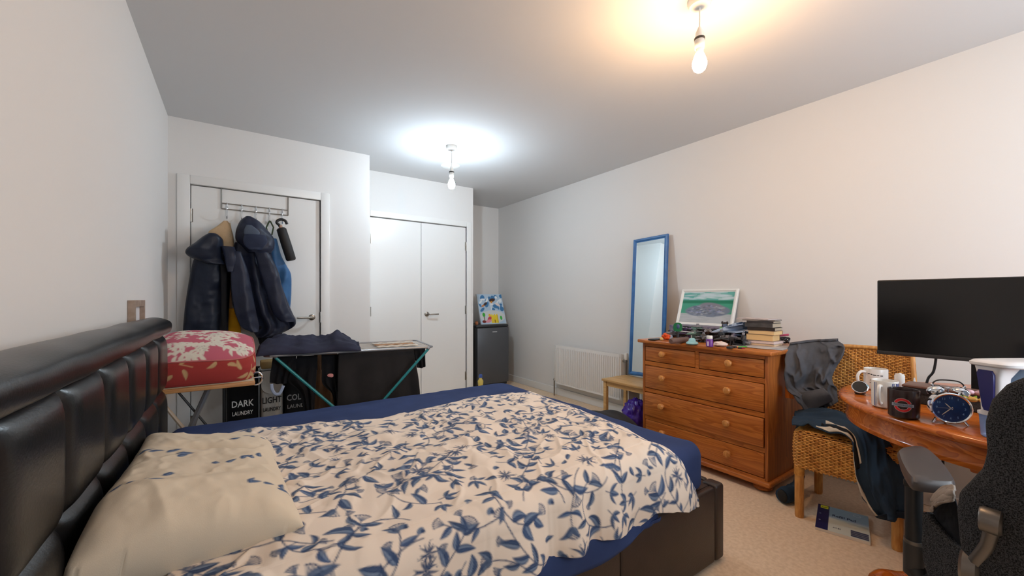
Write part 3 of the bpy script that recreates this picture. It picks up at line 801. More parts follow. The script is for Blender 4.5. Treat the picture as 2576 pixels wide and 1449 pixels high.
for z0, z1, cols_, out in rows:
    for y0, y1, kn in cols_:
        xf = CXF-out
        fr = B().box(xf, xf+0.02, y0, y1, z0, z1, 0.005, 2).box(xf+0.02, CXB-0.06, y0+0.012, y1-0.012, z0+0.006, z1-0.03)
        dr = part('drawer', fr, M_pine, ch)
        for y in kn:
            zc = (z0+z1)/2+0.012
            part('knob', B().lathe([(0.013, 0), (0.011, 0.012), (0.02, 0.02), (0.0225, 0.03), (0.017, 0.04), (0.004, 0.044)], (xf, y, zc), 22, Matrix.Rotation(math.radians(-90), 4, 'Y')), M_knob, dr)

# ---------------------------------------------------------------- small beech table with the mirror on it
tb = thing('side_table', 'small pale wooden side table between radiator and chest', 'table', (2.87, 2.27, 0))
tx0, tx1, ty0, ty1, tz = 2.76, 3.09, 2.04, 2.555, 0.436
part('tabletop', B().box(tx0, tx1, ty0, ty1, tz-0.02, tz, 0.004), M_beech, tb)
for x in (tx0+0.012, tx1-0.044):
    for y in (ty0+0.012, ty1-0.044): part('leg', B().box(x, x+0.032, y, y+0.032, 0, tz-0.02, 0.002), M_beech, tb)
for a in ((tx0+0.02, tx0+0.036, ty0+0.044, ty1-0.044), (tx1-0.036, tx1-0.02, ty0+0.044, ty1-0.044), (tx0+0.044, tx1-0.044, ty0+0.02, ty0+0.036), (tx0+0.044, tx1-0.044, ty1-0.036, ty1-0.02)):
    part('apron', B().box(a[0], a[1], a[2], a[3], tz-0.062, tz-0.0205), M_beech, tb, smooth=False)

def leaning(name, label, cat, yr, yl, P0x, z0, x1, z1, fw, th, fm, dyt=0.0):
    """framed panel leaning on the right wall; yl = far (left in view), yr = near"""
    o = Vector((P0x, yl, z0)); up = (Vector((x1, yl+dyt, z1))-o); h = up.length; up.normalize(); xa = (Vector((0, -1, 0))+up*up.y).normalized(); nn = xa.cross(up)
    if nn.x > 0: nn = -nn
    w = yl-yr
    g = thing(name, label, cat, (P0x, (yl+yr)/2, z0))
    f = lambda a, q, d: o+xa*a+up*q-nn*d
    b = B()
    def bar(p):                                   # moulded frame bar
        b.rings([[f(a, q, d) for a, q, d in p0] for p0 in p], cap=False)
    prof = [(0, th), (0, 0.004), (fw*0.15, 0.0), (fw*0.55, 0.0), (fw*0.8, 0.006), (fw, 0.008), (fw, th)]
    R = []
    for cx_, cy_, sx, sy in ((0, 0, 1, 1), (w, 0, -1, 1), (w, h, -1, -1), (0, h, 1, -1), (0, 0, 1, 1)):
        R.append([f(cx_+sx*p, cy_+sy*p, d) for p, d in prof])
    b.rings(R, cap=False, wrap=True)
    part('frame', b, fm, g, smooth=False)
    return g, f, w, h, o, xa, up, nn
mir, f, w, h, o, xa, up, nn = leaning('mirror', 'tall narrow blue framed mirror leaning behind the chest', 'mirror', 2.115, 2.489, 3.05, 0.452, 3.185, 1.735, 0.034, 0.022, mat('blue_paint', (44, 106, 168), 0.4, (36, 92, 150), scale=14), 0.048)
part('mirror_glass', B().prism([(0.03, 0.03), (w-0.03, 0.03), (w-0.03, h-0.03), (0.03, h-0.03)], f, 0.0095, 0.014), mat('mirror_silver', (226, 236, 238), 0.02, metal=1.0), mir, smooth=False)
part('backing', B().prism([(0.012, 0.012), (w-0.012, 0.012), (w-0.012, h-0.012), (0.012, h-0.012)], f, 0.0145, 0.02), mat('backing_board', (120, 92, 66), 0.8), mir, smooth=False)

# white framed seascape leaning on the wall behind the clutter, standing on a flat box
solo('flat_box', B().box(2.975, 3.185, 1.50, 2.005, 0.854, 0.948, 0.002), mat('grey_card', (140, 134, 148), 0.7, (96, 84, 116), scale=30), 'flat grey box under the white framed picture', 'box', smooth=False)
pf, f, w, h, o, xa, up, nn = leaning('framed_picture', 'white framed seascape of a grey rock standing on the chest', 'picture', 1.556, 2.030, 3.10, 0.950, 3.20, 1.246, 0.024, 0.022, M_plastic_w)
cv = Canvas(0.44, 0.32, 0.002, (150, 196, 196)); rnd = random.Random(8)
for j in range(cv.H):
    q = j/cv.H
    c = D((172, 178, 182)) if q < .3 else (D((60, 150, 122)) if q < .62 else (D((20, 118, 86)) if q < .72 else D((96, 168, 160))))
    cv.a[j, :] = c
for k in range(3): cv.a[1:-1] = (cv.a[2:]+cv.a[:-2]+2*cv.a[1:-1])/4
for k in range(26): cv.disc(rnd.uniform(0, .44), rnd.uniform(.245, .315), rnd.uniform(.03, .07), D((190, 210, 216)), rnd.uniform(.004, .01), rnd.uniform(-.1, .1), soft=5)
cv.disc(.235, .125, .19, D((112, 122, 140)), .062, .02, soft=4); cv.disc(.27, .16, .11, D((124, 124, 136)), .045, -.15, soft=4)
for k in range(90):
    a = rnd.uniform(0, 6.28); q = math.sqrt(rnd.random()); cv.disc(.235+math.cos(a)*q*.17, .13+math.sin(a)*q*.05, rnd.uniform(.006, .022), D(rnd.choice([(96, 106, 128), (140, 146, 180), (116, 126, 140), (156, 160, 168), (100, 104, 116)])), rnd.uniform(.003, .008), rnd.uniform(-.4, .4), soft=3)
for k in range(40): cv.disc(rnd.uniform(0, .44), rnd.uniform(0, .07), rnd.uniform(.01, .04), D((184, 188, 192)), .004, 0, soft=4)
n1, n2 = 150, 110
Xg, Yg = np.meshgrid(np.linspace(0, .44, n1), np.linspace(0, .32, n2), indexing='ij')
part('picture_print', gridmesh('picture_print', np.array([[tuple(f(0.02+(w-.04)*i/(n1-1), 0.02+(h-.04)*j/(n2-1), 0.009)) for j in range(n2)] for i in range(n1)]), cols=cv.sample(Xg, Yg)), vcol('picture_paper', 0.5, 0, spec=0.3), pf)
part('backing', B().prism([(0.01, 0.01), (w-0.01, 0.01), (w-0.01, h-0.01), (0.01, h-0.01)], f, 0.012, 0.02), mat('picture_backing', (130, 104, 78), 0.8), pf, smooth=False)

# deep little box frame on the left wall, beyond the headboard
bf = thing('box_frame', 'small deep wooden box frame on the left wall past the headboard', 'picture frame', (-0.37, 2.62, 1.02))
b = B(); wf = mat('grey_wood', (170, 150, 134), 0.6, (150, 128, 112), scale=30)
y0, y1, z0, z1 = 2.488, 2.75, 0.90, 1.160
b.box(-0.399, -0.375, y0, y0+0.03, z0, z1).box(-0.399, -0.375, y1-0.03, y1, z0, z1).box(-0.399, -0.375, y0+0.03, y1-0.03, z0, z0+0.03).box(-0.399, -0.375, y0+0.03, y1-0.03, z1-0.03, z1)
part('frame', b, wf, bf, smooth=False)
part('back_print', B().box(-0.399, -0.392, y0+0.018, y1-0.018, z0+0.018, z1-0.018), mat('frame_mount', (222, 222, 224), 0.6), bf, smooth=False)

# ---------------------------------------------------------------- coats on the door
def cloth(name, c, c2=None, rough=0.75, bump=0.15, bs=260, sheen=0.0):
    return mat(name, c, rough, c2, scale=8, bump=bump, bscale=bs, spec=0.3, **({'Sheen Weight': sheen} if sheen else {}))
M_navy_coat = cloth('navy_padded_nylon', (24, 31, 47), (30, 38, 55), 0.45)
M_navy_coat2 = cloth('dark_navy_nylon', (27, 32, 50), (34, 40, 60), 0.45)
M_black_cloth = cloth('black_cotton', (17, 17, 20), (22, 22, 26), 0.85)
M_fleece = cloth('cream_fleece', (206, 178, 142), (190, 160, 124), 0.95, 0.8, 180)

def hang(rows, yp, dep, nr=40, n=56, folds=(), seed=0, amp=0.01, flat=0.75, lean=0.0, bulge=None):
    """closed garment volume: rows of (v, u_left, u_right) seen at depth yp; dep = thickness towards the room"""
    A = []
    for v, ul, ur in rows:
        a, q = aty(ul, v, yp), aty(ur, v, yp); A.append((a.x, q.x, (a.z+q.z)/2))
    A = crom(np.array(A), nr); P = np.zeros((nr, n, 3))
    th = np.linspace(0, 2*math.pi, n, endpoint=False)
    for i in range(nr):
        f = i/(nr-1); xl, xr, z = A[i]; hw = (xr-xl)/2; xc = (xl+xr)/2
        e = min(1.0, math.sqrt(min(f, 1-f)*9)+0.02)
        dd = dep*(bulge(f) if bulge else (0.55+0.45*math.sin(math.pi*min(1, f*1.1+0.1))))
        cs, sn = np.cos(th), np.sin(th)
        x = xc+hw*np.sign(cs)*np.abs(cs)**0.72
        y = yp+dd*0.35-dd*0.65*np.where(sn > 0, np.abs(sn)**flat, -np.abs(sn)**0.5*0.45)
        fo = 0
        for k, am, ph, dr in folds: fo = fo+am*np.sin((x-xc)*k+ph+dr*f)*np.clip(0.25+f*1.2, 0, 1)
        y = y-np.clip(sn, 0, 1)**0.5*(fo+amp*fnoise(x*9+seed, np.full_like(x, z*9), seed, 3))-lean*f
        P[i, :, 0] = x; P[i, :, 1] = y; P[i, :, 2] = z
    lo = P[:1].mean(1, keepdims=True); hi = P[-1:].mean(1, keepdims=True)
    P = np.concatenate([np.repeat(lo, n, 1)*0.97+P[:1]*0.03, P, np.repeat(hi, n, 1)*0.97+P[-1:]*0.03], 0)
    return P
def hmesh(name, *a, **k): return gridmesh(name, hang(*a, **k), wrapv=True)

YF = YD+0.008
hk = thing('hook_rail', 'steel over-door hook rail with five hooks', 'hook rail', (0.145, YF-0.01, 1.86))
b = B(); xl, xr = -0.083, 0.37
for x in (xl, xr): b.tube([(x, YF+0.03, 2.017), (x, YF-0.006, 2.017), (x, YF-0.006, 1.862)], 0.004, 6)
for z in (1.862, 1.905): b.tube([(xl, YF-0.006, z), (xr, YF-0.006, z)], 0.004, 6)
part('rail_frame', b, M_steel, hk)
hx = [aty(u, 530, YF-0.02).x for u in (571, 608, 644, 678, 710)]
for x in hx:
    part('hook', B().tube([(x, YF-0.008, 1.91), (x, YF-0.014, 1.90), (x, YF-0.014, 1.85), (x, YF-0.02, 1.80), (x, YF-0.035, 1.785), (x, YF-0.052, 1.80), (x, YF-0.056, 1.83)], 0.004, 6).ell((x, YF-0.014, 1.868), (0.009, 0.006, 0.013)), M_chrome, hk)

def top(name, label, cat, me, m, group=None): return solo(name, me, m, label, cat, group)
# yellow bag and cream scarf deep in the gap between the coats
top('tote_bag', 'yellow cloth bag peeping out between the two navy coats', 'bag', hmesh('tote_bag', [(776, 574, 592), (800, 574, 598), (832, 574, 606), (870, 574, 606)], 3.74, 0.03, folds=((60, .003, 0, 2),)), cloth('yellow_canvas', (232, 170, 20), (216, 150, 14)))
top('scarf', 'narrow cream scarf hanging between the two navy coats', 'scarf', hmesh('scarf', [(560, 562, 580), (620, 566, 588), (690, 569, 580), (740, 570, 582), (790, 570, 586)], 3.765, 0.03), M_fleece)
c1 = thing('padded_coat', 'navy padded coat with a cream fleece hood lining, left on the door', 'coat', (-0.12, 3.66, 0.75))
part('coat_body', hmesh('coat_body', [(638, 508, 570), (650, 488, 574), (690, 477, 578), (730, 470, 578), (780, 463, 576), (835, 459, 574), (880, 460, 574)], 3.70, 0.17, nr=70, n=110, folds=((40, .006, 0.5, 0), (14, .01, 1, 4)), amp=.022, seed=3), M_navy_coat, c1)
part('zip_placket', hmesh('zip_placket', [(650, 553, 570), (720, 556, 571), (800, 556, 570), (878, 557, 572)], 3.615, 0.03, amp=.003), M_black_cloth, c1)
hd = part('hood', hmesh('hood', [(588, 522, 548), (598, 506, 560), (612, 488, 562), (626, 468, 562), (638, 465, 560), (648, 478, 560), (656, 500, 566), (664, 520, 570)], 3.58, 0.20, nr=50, n=90, amp=.02, seed=5, folds=((30, .008, 1, 2),)), M_navy_coat, c1)
part('fleece_lining', hmesh('fleece_lining', [(556, 562, 572), (570, 545, 580), (585, 524, 586), (600, 532, 588), (615, 548, 588), (628, 560, 586)], 3.66, 0.09, amp=.008, seed=8), M_fleece, c1)
part('hanging_loop', B().tube([aty(571, 556, 3.74), aty(566, 562, 3.72), aty(576, 562, 3.72), aty(571, 556, 3.74)], 0.004, 6), M_fleece, c1)
top('blue_jacket', 'mid blue quilted jacket half hidden behind the dark coats', 'jacket', hmesh('blue_jacket', [(600, 672, 697), (640, 676, 708), (668, 680, 722), (690, 684, 733), (730, 686, 734), (770, 690, 731), (800, 690, 726)], 3.76, 0.10, folds=((60, .012, 0, 12),), nr=60, n=90, seed=7, amp=.014), cloth('blue_nylon', (66, 112, 158), (54, 96, 142), 0.55))
top('black_trousers', 'black trousers hanging lowest under the dark coats', 'trousers', hmesh('black_trousers', [(780, 640, 712), (830, 644, 712), (860, 652, 708), (885, 660, 700)], 3.70, 0.10, folds=((50, .006, 0, 1),), seed=9), M_black_cloth)
top('green_lanyard', 'short dark green strap looped on the fourth hook', 'strap', B().tube([aty(678, 556, 3.765), aty(670, 572, 3.76), aty(674, 590, 3.76), aty(684, 590, 3.76), aty(688, 572, 3.76), aty(680, 556, 3.765)], 0.006, 6), cloth('dark_green_webbing', (70, 84, 62)))
c2 = thing('hooded_coat', 'dark navy hooded coat with a flared hem, right of the padded coat', 'coat', (0.14, 3.64, 0.8))
F2 = ((36, .024, 0.3, 1.5), (64, .016, 1.2, 3), (110, .006, 0, 5))
part('coat_body', hmesh('coat_body', [(612, 590, 678), (632, 584, 684), (660, 580, 690), (700, 579, 704), (750, 584, 722), (790, 592, 738), (806, 606, 745), (822, 626, 742), (838, 640, 716), (848, 646, 684)], 3.68, 0.20, nr=70, n=150, folds=F2, seed=12, amp=.02), M_navy_coat2, c2)
part('front_flap', hmesh('front_flap', [(632, 578, 606), (680, 580, 624), (730, 582, 634), (780, 590, 644), (820, 606, 652), (836, 632, 650)], 3.55, 0.06, nr=60, n=90, folds=((60, .010, 0, 2),), seed=14, amp=.012), M_navy_coat2, c2)
part('sleeve', hmesh('sleeve', [(634, 640, 676), (680, 652, 700), (730, 668, 712), (780, 684, 728), (803, 700, 742), (810, 712, 744)], 3.55, 0.08, folds=((50, .008, 0, 3),), seed=15, amp=.016, nr=60, n=90), M_navy_coat2, c2)
h2 = part('hood', hmesh('hood', [(546, 616, 636), (556, 604, 656), (572, 596, 672), (590, 592, 688), (606, 594, 692), (622, 610, 690), (636, 622, 682)], 3.62, 0.20, nr=60, n=100, seed=17, amp=.024, folds=((36, .008, 0, 2),)), M_navy_coat2, c2)
part('hood_lining', hmesh('hood_lining', [(566, 620, 634), (580, 614, 652), (592, 616, 652), (600, 630, 646)], 3.475, 0.03, seed=19, amp=.004), cloth('grey_lining', (74, 84, 100)), h2)
part('hood_roll', hmesh('hood_roll', [(590, 616, 668), (602, 612, 674), (616, 614, 668), (628, 626, 656)], 3.46, 0.07, seed=20, amp=.008), cloth('navy_lining', (38, 46, 68)), h2)
part('collar', hmesh('collar', [(620, 556, 590), (640, 562, 596), (660, 566, 598), (684, 572, 588)], 3.55, 0.08, seed=21, amp=.008), M_navy_coat2, c2)
# folding umbrella on the last hook
um = thing('umbrella', 'folded black umbrella with a crook handle on the last hook', 'umbrella', aty(735, 660, 3.72))
a, q = aty(707, 574, 3.74), aty(733, 655, 3.72); dv_ = (q-a).normalized()
part('canopy', B().tube([a, a+dv_*0.01, a+(q-a)*0.5, q-dv_*0.01, q], [0.026, 0.036, 0.038, 0.037, 0.03], 16), cloth('black_nylon', (34, 33, 34), (44, 42, 42), 0.6), um)
part('handle', B().tube(crom(np.array([tuple(aty(u, v, 3.74)) for u, v in ((706, 573), (702, 566), (696, 560), (700, 554), (709, 552), (718, 556), (722, 564))]), 18).tolist(), 0.011, 10), M_black_plastic, um)
part('shaft_collar', B().tube([a-dv_*0.022, a], 0.014, 12), mat('tan_collar', (170, 130, 104), 0.5), um)

# ---------------------------------------------------------------- board on folding legs, cushion on top
ib = thing('ironing_board', 'blond wood edged board on thin crossed metal legs by the headboard', 'board', (-0.15, 2.9, 0))
part('board_top', B().box(-0.385, 0.095, 2.665, 3.16, 0.683, 0.705, 0.004), M_board, ib)
part('cover', B().box(-0.383, 0.09, 2.675, 3.158, 0.7055, 0.712, 0.002), cloth('beige_cover', (196, 176, 150)), ib)
yy = 2.80
L1 = [aty(531, 980, yy), aty(492, 1052, yy)]; L1.append(L1[1]+(L1[1]-L1[0])*1.6); L1[2].z = 0.01
def leg(p, q, r): return B().tube([p, q], r, 8)
def floorpt(p, q, z=0.015):
    r = p+(q-p)*((z-p.z)/(q.z-p.z)); r.x = max(r.x, XL+0.03); return r
a, q = aty(528, 978, yy), aty(480, 1075, yy); part('leg', B().tube([Vector((a.x, a.y, 0.683)), floorpt(a, q)], 0.014, 8), M_grey_metal, ib)
a, q = aty(440, 984, yy+.02), aty(492, 1043, yy+.02); part('leg', B().tube([Vector((a.x, a.y, 0.683)), floorpt(a, q)], 0.006, 8), M_dark_plastic, ib)
a, q = aty(420, 1040, yy-.06), aty(447, 1071, yy-.06); part('leg', B().tube([Vector((max(a.x-0.05, XL+.03), a.y, 0.683)), floorpt(a, q)], 0.009, 8), mat('beige_tube', (188, 168, 144), 0.4), ib)
a = aty(531, 980, yy+.3); part('leg', B().tube([Vector((a.x, yy+.28, 0.683)), Vector((a.x-0.2, yy+.28, 0.01))], 0.010, 8), M_grey_metal, ib)
c = aty(645, 950, 2.74)
part('iron_rest', B().tube([(c.x+0.03*math.cos(t), 2.74, c.z-0.005+0.036*math.sin(t)) for t in np.linspace(0, 6.28, 25)[:-1]], 0.005, 8, closed=True).tube([(c.x-0.04, 2.74, c.z), (c.x+0.03, 2.74, c.z)], 0.005, 8).tube([(c.x-0.045, 2.74, c.z), (0.06, 2.74, 0.69)], 0.005, 6), M_chrome, ib)

rnd = random.Random(21)
ct = Canvas(0.6, 0.6, 0.003, (190, 98, 114)); cs = Canvas(2.2, 0.3, 0.003, (166, 62, 58))
wh, gr = D((222, 214, 198)), D((176, 170, 156))
for k in range(48):
    x, y, a = rnd.uniform(.02, .58), rnd.uniform(.02, .58), rnd.uniform(0, 6.28)
    px_, py_ = x, y; cur = rnd.uniform(-.35, .35)
    pts = []
    for i in range(9):
        pts.append((px_, py_)); a += cur; px_ += math.cos(a)*.014; py_ += math.sin(a)*.014
        if i % 2 == 0:
            for sd in (-1, 1): ct.leaf(px_, py_, a+sd*.8, rnd.uniform(.02, .04), .011, wh*.95, wh, sd*.1)
    ct.line(pts, .004, wh)
for x, y in ((.14, .16), (.36, .30), (.20, .42), (.47, .47), (.48, .12), (.05, .33), (.30, .12), (.34, .5), (.1, .52)):
    for k in range(9): ct.leaf(x, y, k*.7+rnd.uniform(-.1, .1), rnd.uniform(.03, .045), .013, wh*.9, wh)
    for k in range(10): ct.disc(x+rnd.uniform(-.02, .02), y+rnd.uniform(-.02, .02), .003, gr)
bg_ = D((214, 176, 128))
for k in range(110):
    x, y, a = rnd.uniform(0, 2.2), rnd.uniform(.02, .26), rnd.uniform(0, 6.28)
    cs.leaf(x, y, a, rnd.uniform(.05, .08), .014, bg_*.8, bg_, .1)
    if k % 3 == 0: cs.line([(x, y), (x+rnd.uniform(-.1, .1), y+rnd.uniform(-.06, .06))], .002, bg_)
def rrect(hx_, hy_, r, n=96):
    pts = []
    for k in range(n):
        t = 2*math.pi*k/n; c_, s_ = math.cos(t), math.sin(t); e = 0.42
        pts.append((hx_*math.copysign(abs(c_)**e, c_), hy_*math.copysign(abs(s_)**e, s_)))
    if n < 200: return pts
    A = np.array(pts+pts[:1]); d = np.concatenate([[0], np.cumsum(np.linalg.norm(np.diff(A, axis=0), axis=1))]); u = np.linspace(0, d[-1], n, endpoint=False)
    return list(zip(np.interp(u, d, A[:, 0]), np.interp(u, d, A[:, 1])))
ccx, ccy = -0.145, 2.905; hx_, hy_ = 0.242, 0.242
rows_ = []; cl_ = []; N = 480
def topz(x, y):
    fy = (y-(ccy-hy_))/(2*hy_); fx = (x-(ccx-hx_))/(2*hx_)
    return 0.835+0.10*max(0.0, fy)**0.8+0.005*math.sin(fx*5)
lv = [(0.55, 0.713, 0), (0.93, 0.713, 0), (0.99, 0.722, .02), (1.02, 0.745, .04), (1.035, 0.775, .08), (1.03, None, .6), (1.02, None, .85), (1.0, None, 1.0)]
for sc, z, q in lv:
    ring = []; col = []
    for k, (x, y) in enumerate(rrect(hx_*sc, hy_*sc, 0, N)):
        X_, Y_ = ccx+x, ccy+y; zt = topz(X_, Y_)
        zz_ = z if z is not None else 0.745+(zt-0.745)*q
        if z is not None: zz_ += 0.006*mnoise.noise((X_*9, Y_*9, z*20))*(z > .72)
        ring.append((max(X_, XL+0.012), Y_, zz_)); col.append(cs.sample(np.array(k/N*2.0), np.array(min(.28, max(0, zz_-.70)))))
    rows_.append(ring); cl_.append(col)
for sc in (0.998, 0.985, 0.96, 0.92, 0.86, 0.79, 0.71, 0.62, 0.53, 0.44, 0.35, 0.26, 0.17, 0.08, 0.005):
    ring = []; col = []
    for k, (x, y) in enumerate(rrect(hx_*sc, hy_*sc, 0, N)):
        X_, Y_ = ccx+x, ccy+y
        dome = 0.065*(1-sc**3)**0.8+0.006*mnoise.noise((X_*7, Y_*7, 3))
        ring.append((max(X_, XL+0.012), Y_, topz(X_, Y_)+dome)); col.append(ct.sample(np.array(x+.3), np.array(y+.3)))
    rows_.append(ring); cl_.append(col)
R_ = crom(np.array(rows_, float), 150); K_ = []
# colours: nearest source level blended by resampling the canvases at the fine vertices
isrc = np.linspace(0, len(rows_)-1, 150)
for i in range(150):
    lvl = isrc[i]
    for_ring = R_[i]
    if lvl <= len(lv)-1: K_.append(cs.sample(np.arange(N)/N*2.0, np.clip(for_ring[:, 2]-.70, 0, .28)))
    else: K_.append(ct.sample(for_ring[:, 0]-ccx+.3, for_ring[:, 1]-ccy+.3))
cu = solo('floor_cushion', gridmesh('floor_cushion', R_, wrapv=True, cols=np.array(K_)), vcol('red_floral_print', 0.85, 0.15, 500, 0.2), 'plump red cushion with white flowers lying on the board', 'cushion')
seam = R_[int((len(lv)-0.6)/(len(rows_)-1)*149)]
part('piping', B().tube([tuple(p) for p in seam[::6]], 0.0045, 6, closed=True), cloth('pink_piping', (196, 112, 110)), cu)

# ---------------------------------------------------------------- three-bag laundry sorter
ls = thing('laundry_sorter', 'three-bag laundry sorter in black, light grey and dark grey', 'laundry basket', (0.23, 3.53, 0))
b = B(); lx0, lx1, ly0, ly1, lz = -0.06, 0.51, 3.42, 3.68, 0.635
for x in (lx0, lx1):
    for y in (ly0, ly1): b.tube([(x, y, 0.01), (x, y, lz)], 0.009, 8)
    b.tube([(x, ly0, lz), (x, ly1, lz)], 0.009, 8)
for y in (ly0, ly1): b.tube([(lx0, y, lz), (lx1, y, lz)], 0.009, 8)
for z in (0.08,): b.tube([(lx0, ly0, z), (lx1, ly0, z)], 0.008, 8).tube([(lx0, ly1, z), (lx1, ly1, z)], 0.008, 8)
part('frame', b, M_black_plastic, ls)
def fit_text(txt, x0, x1, zc, hh, y, m, parent, tilt=0.0):
    me = text_mesh(txt, 0.1, Matrix(), 0.0005, 0.0015)
    co = np.empty(len(me.vertices)*3, np.float32); me.vertices.foreach_get('co', co); co = co.reshape(-1, 3); w = np.ptp(co[:, 0]); h = np.ptp(co[:, 1])
    me.transform(frame_M(((x0+x1)/2, y, zc), (1, 0, -tilt), (tilt, 0, 1)) @ Matrix.Diagonal(((x1-x0)/w, hh/h, 1, 1)))
    return part('lettering', me, m, parent, kind=None, smooth=False)
M_lw = mat('white_ink', (226, 226, 222), 0.8); M_lb = mat('black_ink', (36, 35, 36), 0.8); M_lg = mat('grey_ink', (176, 176, 176), 0.8)
for (x0, x1, col, lab, w1, mm) in ((-0.05, 0.148, (15, 15, 17), 'black bag', 'DARK', M_lw), (0.154, 0.302, (196, 192, 184), 'light grey bag', 'LIGHT', M_lb), (0.308, 0.50, (40, 40, 42), 'dark grey bag', 'COLOR', M_lg)):
    n1, n2 = 40, 30; P = []
    for i in range(n1):
        f = i/(n1-1); z = lz+0.008-f*(lz-0.09); ring = []
        for x, y in rrect((x1-x0)/2-0.002, (ly1-ly0)/2-0.012, 0, 60):
            sw = 1.0+0.02*math.sin(f*3.1); ring.append(((x0+x1)/2+x, (ly0+ly1)/2+y*sw-0.0+0.003*mnoise.noise((x*14, z*8, y*9)), z))
        P.append(ring)
    P.append([((x0+x1)/2+(p[0]-(x0+x1)/2)*.05, (ly0+ly1)/2+(p[1]-(ly0+ly1)/2)*.05, p[2]) for p in P[-1]])
    bg = part('bag', gridmesh('bag', P, wrapv=True), cloth('bag_'+lab.replace(' ', '_'), col, None, 0.9, 0.2), ls, lab)
    yt = ly0+0.0035
    mg = 0.032 if w1 == 'DARK' else 0.012
    fit_text(w1, x0+mg, x1-mg-0.004, 0.421, 0.046, yt, mm, bg); fit_text('LAUNDRY', x0+mg+0.004, x1-mg-0.008, 0.355, 0.028, yt, mm, bg)
    if w1 == 'LIGHT':
        poly = [(x0+0.006, 0.64), (x1-0.004, 0.64)]+[((x0+x1)/2+(x1-x0)/2*0.93*math.cos(t), 0.535-0.062*math.sin(t)) for t in np.linspace(0.0, math.pi, 16)]
        part('flap', B().prism(poly, lambda a, q, d: Vector((a, ly0-0.004-d, q)), 0, 0.005), cloth('bag_flap', (204, 200, 192)), bg, smooth=False)
part('folded_paper', B().box(0.16, 0.28, ly0+0.06, ly0+0.2, 0.645, 0.70, 0.01), cloth('tan_paper', (190, 164, 116), (172, 140, 88)), ls)

# ---------------------------------------------------------------- clothes airer
AL = Vector((0.155, 2.98, 0)); E1 = Vector((1.082, -0.14, 0)).normalized(); E2 = Vector((0.14, 1.082, 0)).normalized(); LA, WA, ZA = 1.09, 0.52, 0.80
def A_(s, t, z): return AL+E1*s+E2*t+Vector((0, 0, z))
def atair(u, v, t):
    d = Vector(_ray(u, v)); o = Vector((0, 0, EYE)); p0 = AL+E2*t; k = (p0-o).dot(E2)/d.dot(E2); return o+d*k
ar = thing('clothes_airer', 'grey clothes airer with teal legs, loaded with dark washing', 'clothes airer', A_(LA/2, WA/2, 0))
b = B().tube([A_(s, t, ZA) for s, t in ((0.03, 0), (LA-0.03, 0), (LA, 0.03), (LA, WA-0.03), (LA-0.03, WA), (0.03, WA), (0, WA-0.03), (0, 0.03))], 0.008, 8, closed=True)
part('top_frame', b, M_grey_metal, ar)
for k in range(8): part('rail', B().tube([A_(0.0, 0.06+k*0.057, ZA), A_(LA, 0.06+k*0.057, ZA)], 0.003, 6), mat('white_coated_wire', (212, 208, 202), 0.4) if k == 0 else bpy.data.materials['white_coated_wire'], ar)
M_teal = mat('teal_enamel', (38, 138, 142), 0.3)
for s0, s1, t in ((0.06, 0.80, 0.012), (LA-0.04, 0.32, -0.012), (0.06, 0.80, WA-0.02), (LA-0.04, 0.32, WA+0.004)):
    g_ = part('leg', B().tube([A_(s0, t, ZA-0.012), A_(s1, t, 0.012)], 0.0095, 10), M_teal, ar)
    part('leg_cap', B().ell(A_(s0, t, ZA-0.006), (0.014, 0.014, 0.012)), M_grey_metal, g_)
part('foot_bar', B().tube([A_(0.80, 0.012, 0.014), A_(0.80, WA-0.02, 0.014)], 0.0095, 8).tube([A_(0.32, -0.012, 0.014), A_(0.32, WA+0.004, 0.014)], 0.0095, 8), M_teal, ar)
def airer_cloth(name, label, cat, rows, t, m, fold=60, amp=0.008, seed=1, nu=36, nv=40, back=0.10):
    ctrl = [[atair(u, v, t) for u, v in r] for r in rows]
    P = patch(ctrl, nu, nv)
    U, V = np.meshgrid(np.linspace(0, 1, nu), np.linspace(0, 1, nv), indexing='ij')
    wv = (np.sin(V*fold*0.2+3*V*V+seed)*amp+amp*fnoise(U*2+seed, V*5, seed, 2))*np.clip(U*2, 0, 1)
    P = P-np.array(E2)*wv[..., None]
    # over the rail and a little way down behind it
    nb = 8; Q = []
    for k in range(nb, 0, -1):
        f = k/nb; an = min(1, f*3)*math.pi
        off = np.array(E2)*(0.012*(1-math.cos(an))/1.0)+np.array((0, 0, 1.0))*(0.008*math.sin(an)-max(0, f-.33)*back*1.5)
        Q.append(P[0]+off)
    P = np.concatenate([np.array(Q), P], 0)
    o = solo(name, gridmesh(name, P), m, label, cat)
    solidify(o, 0.003); return o
M_char = cloth('charcoal_cloth', (40, 38, 38), (46, 43, 43), 0.9)
tee = airer_cloth('t_shirt', 'short black T-shirt hanging at the left end of the airer', 'top', [[(686, 899), (715, 899), (745, 898)], [(683, 925), (706, 926), (731, 922)], [(680, 945), (702, 948), (724, 945)], [(679, 962), (700, 966), (721, 965)]], 0.06, M_black_cloth, seed=2)
sb = B()
P0 = [atair(u, v, 0.045) for u, v in ((683, 966), (685, 980), (693, 991), (703, 990), (709, 980), (713, 970))]
R = []
for p in crom(np.array([tuple(x) for x in P0]), 24):
    R.append(p)
T = np.gradient(np.array(R), axis=0); T /= np.linalg.norm(T, axis=1, keepdims=True); side = np.cross(T, np.array(E2))
so = part('strap', gridmesh('strap', np.stack([np.array(R)+side*q for q in np.linspace(-0.009, 0.009, 4)], 1)), cloth('pale_blue_elastic', (176, 192, 220)), tee, 'pale blue strap loop'); solidify(so, 0.002)
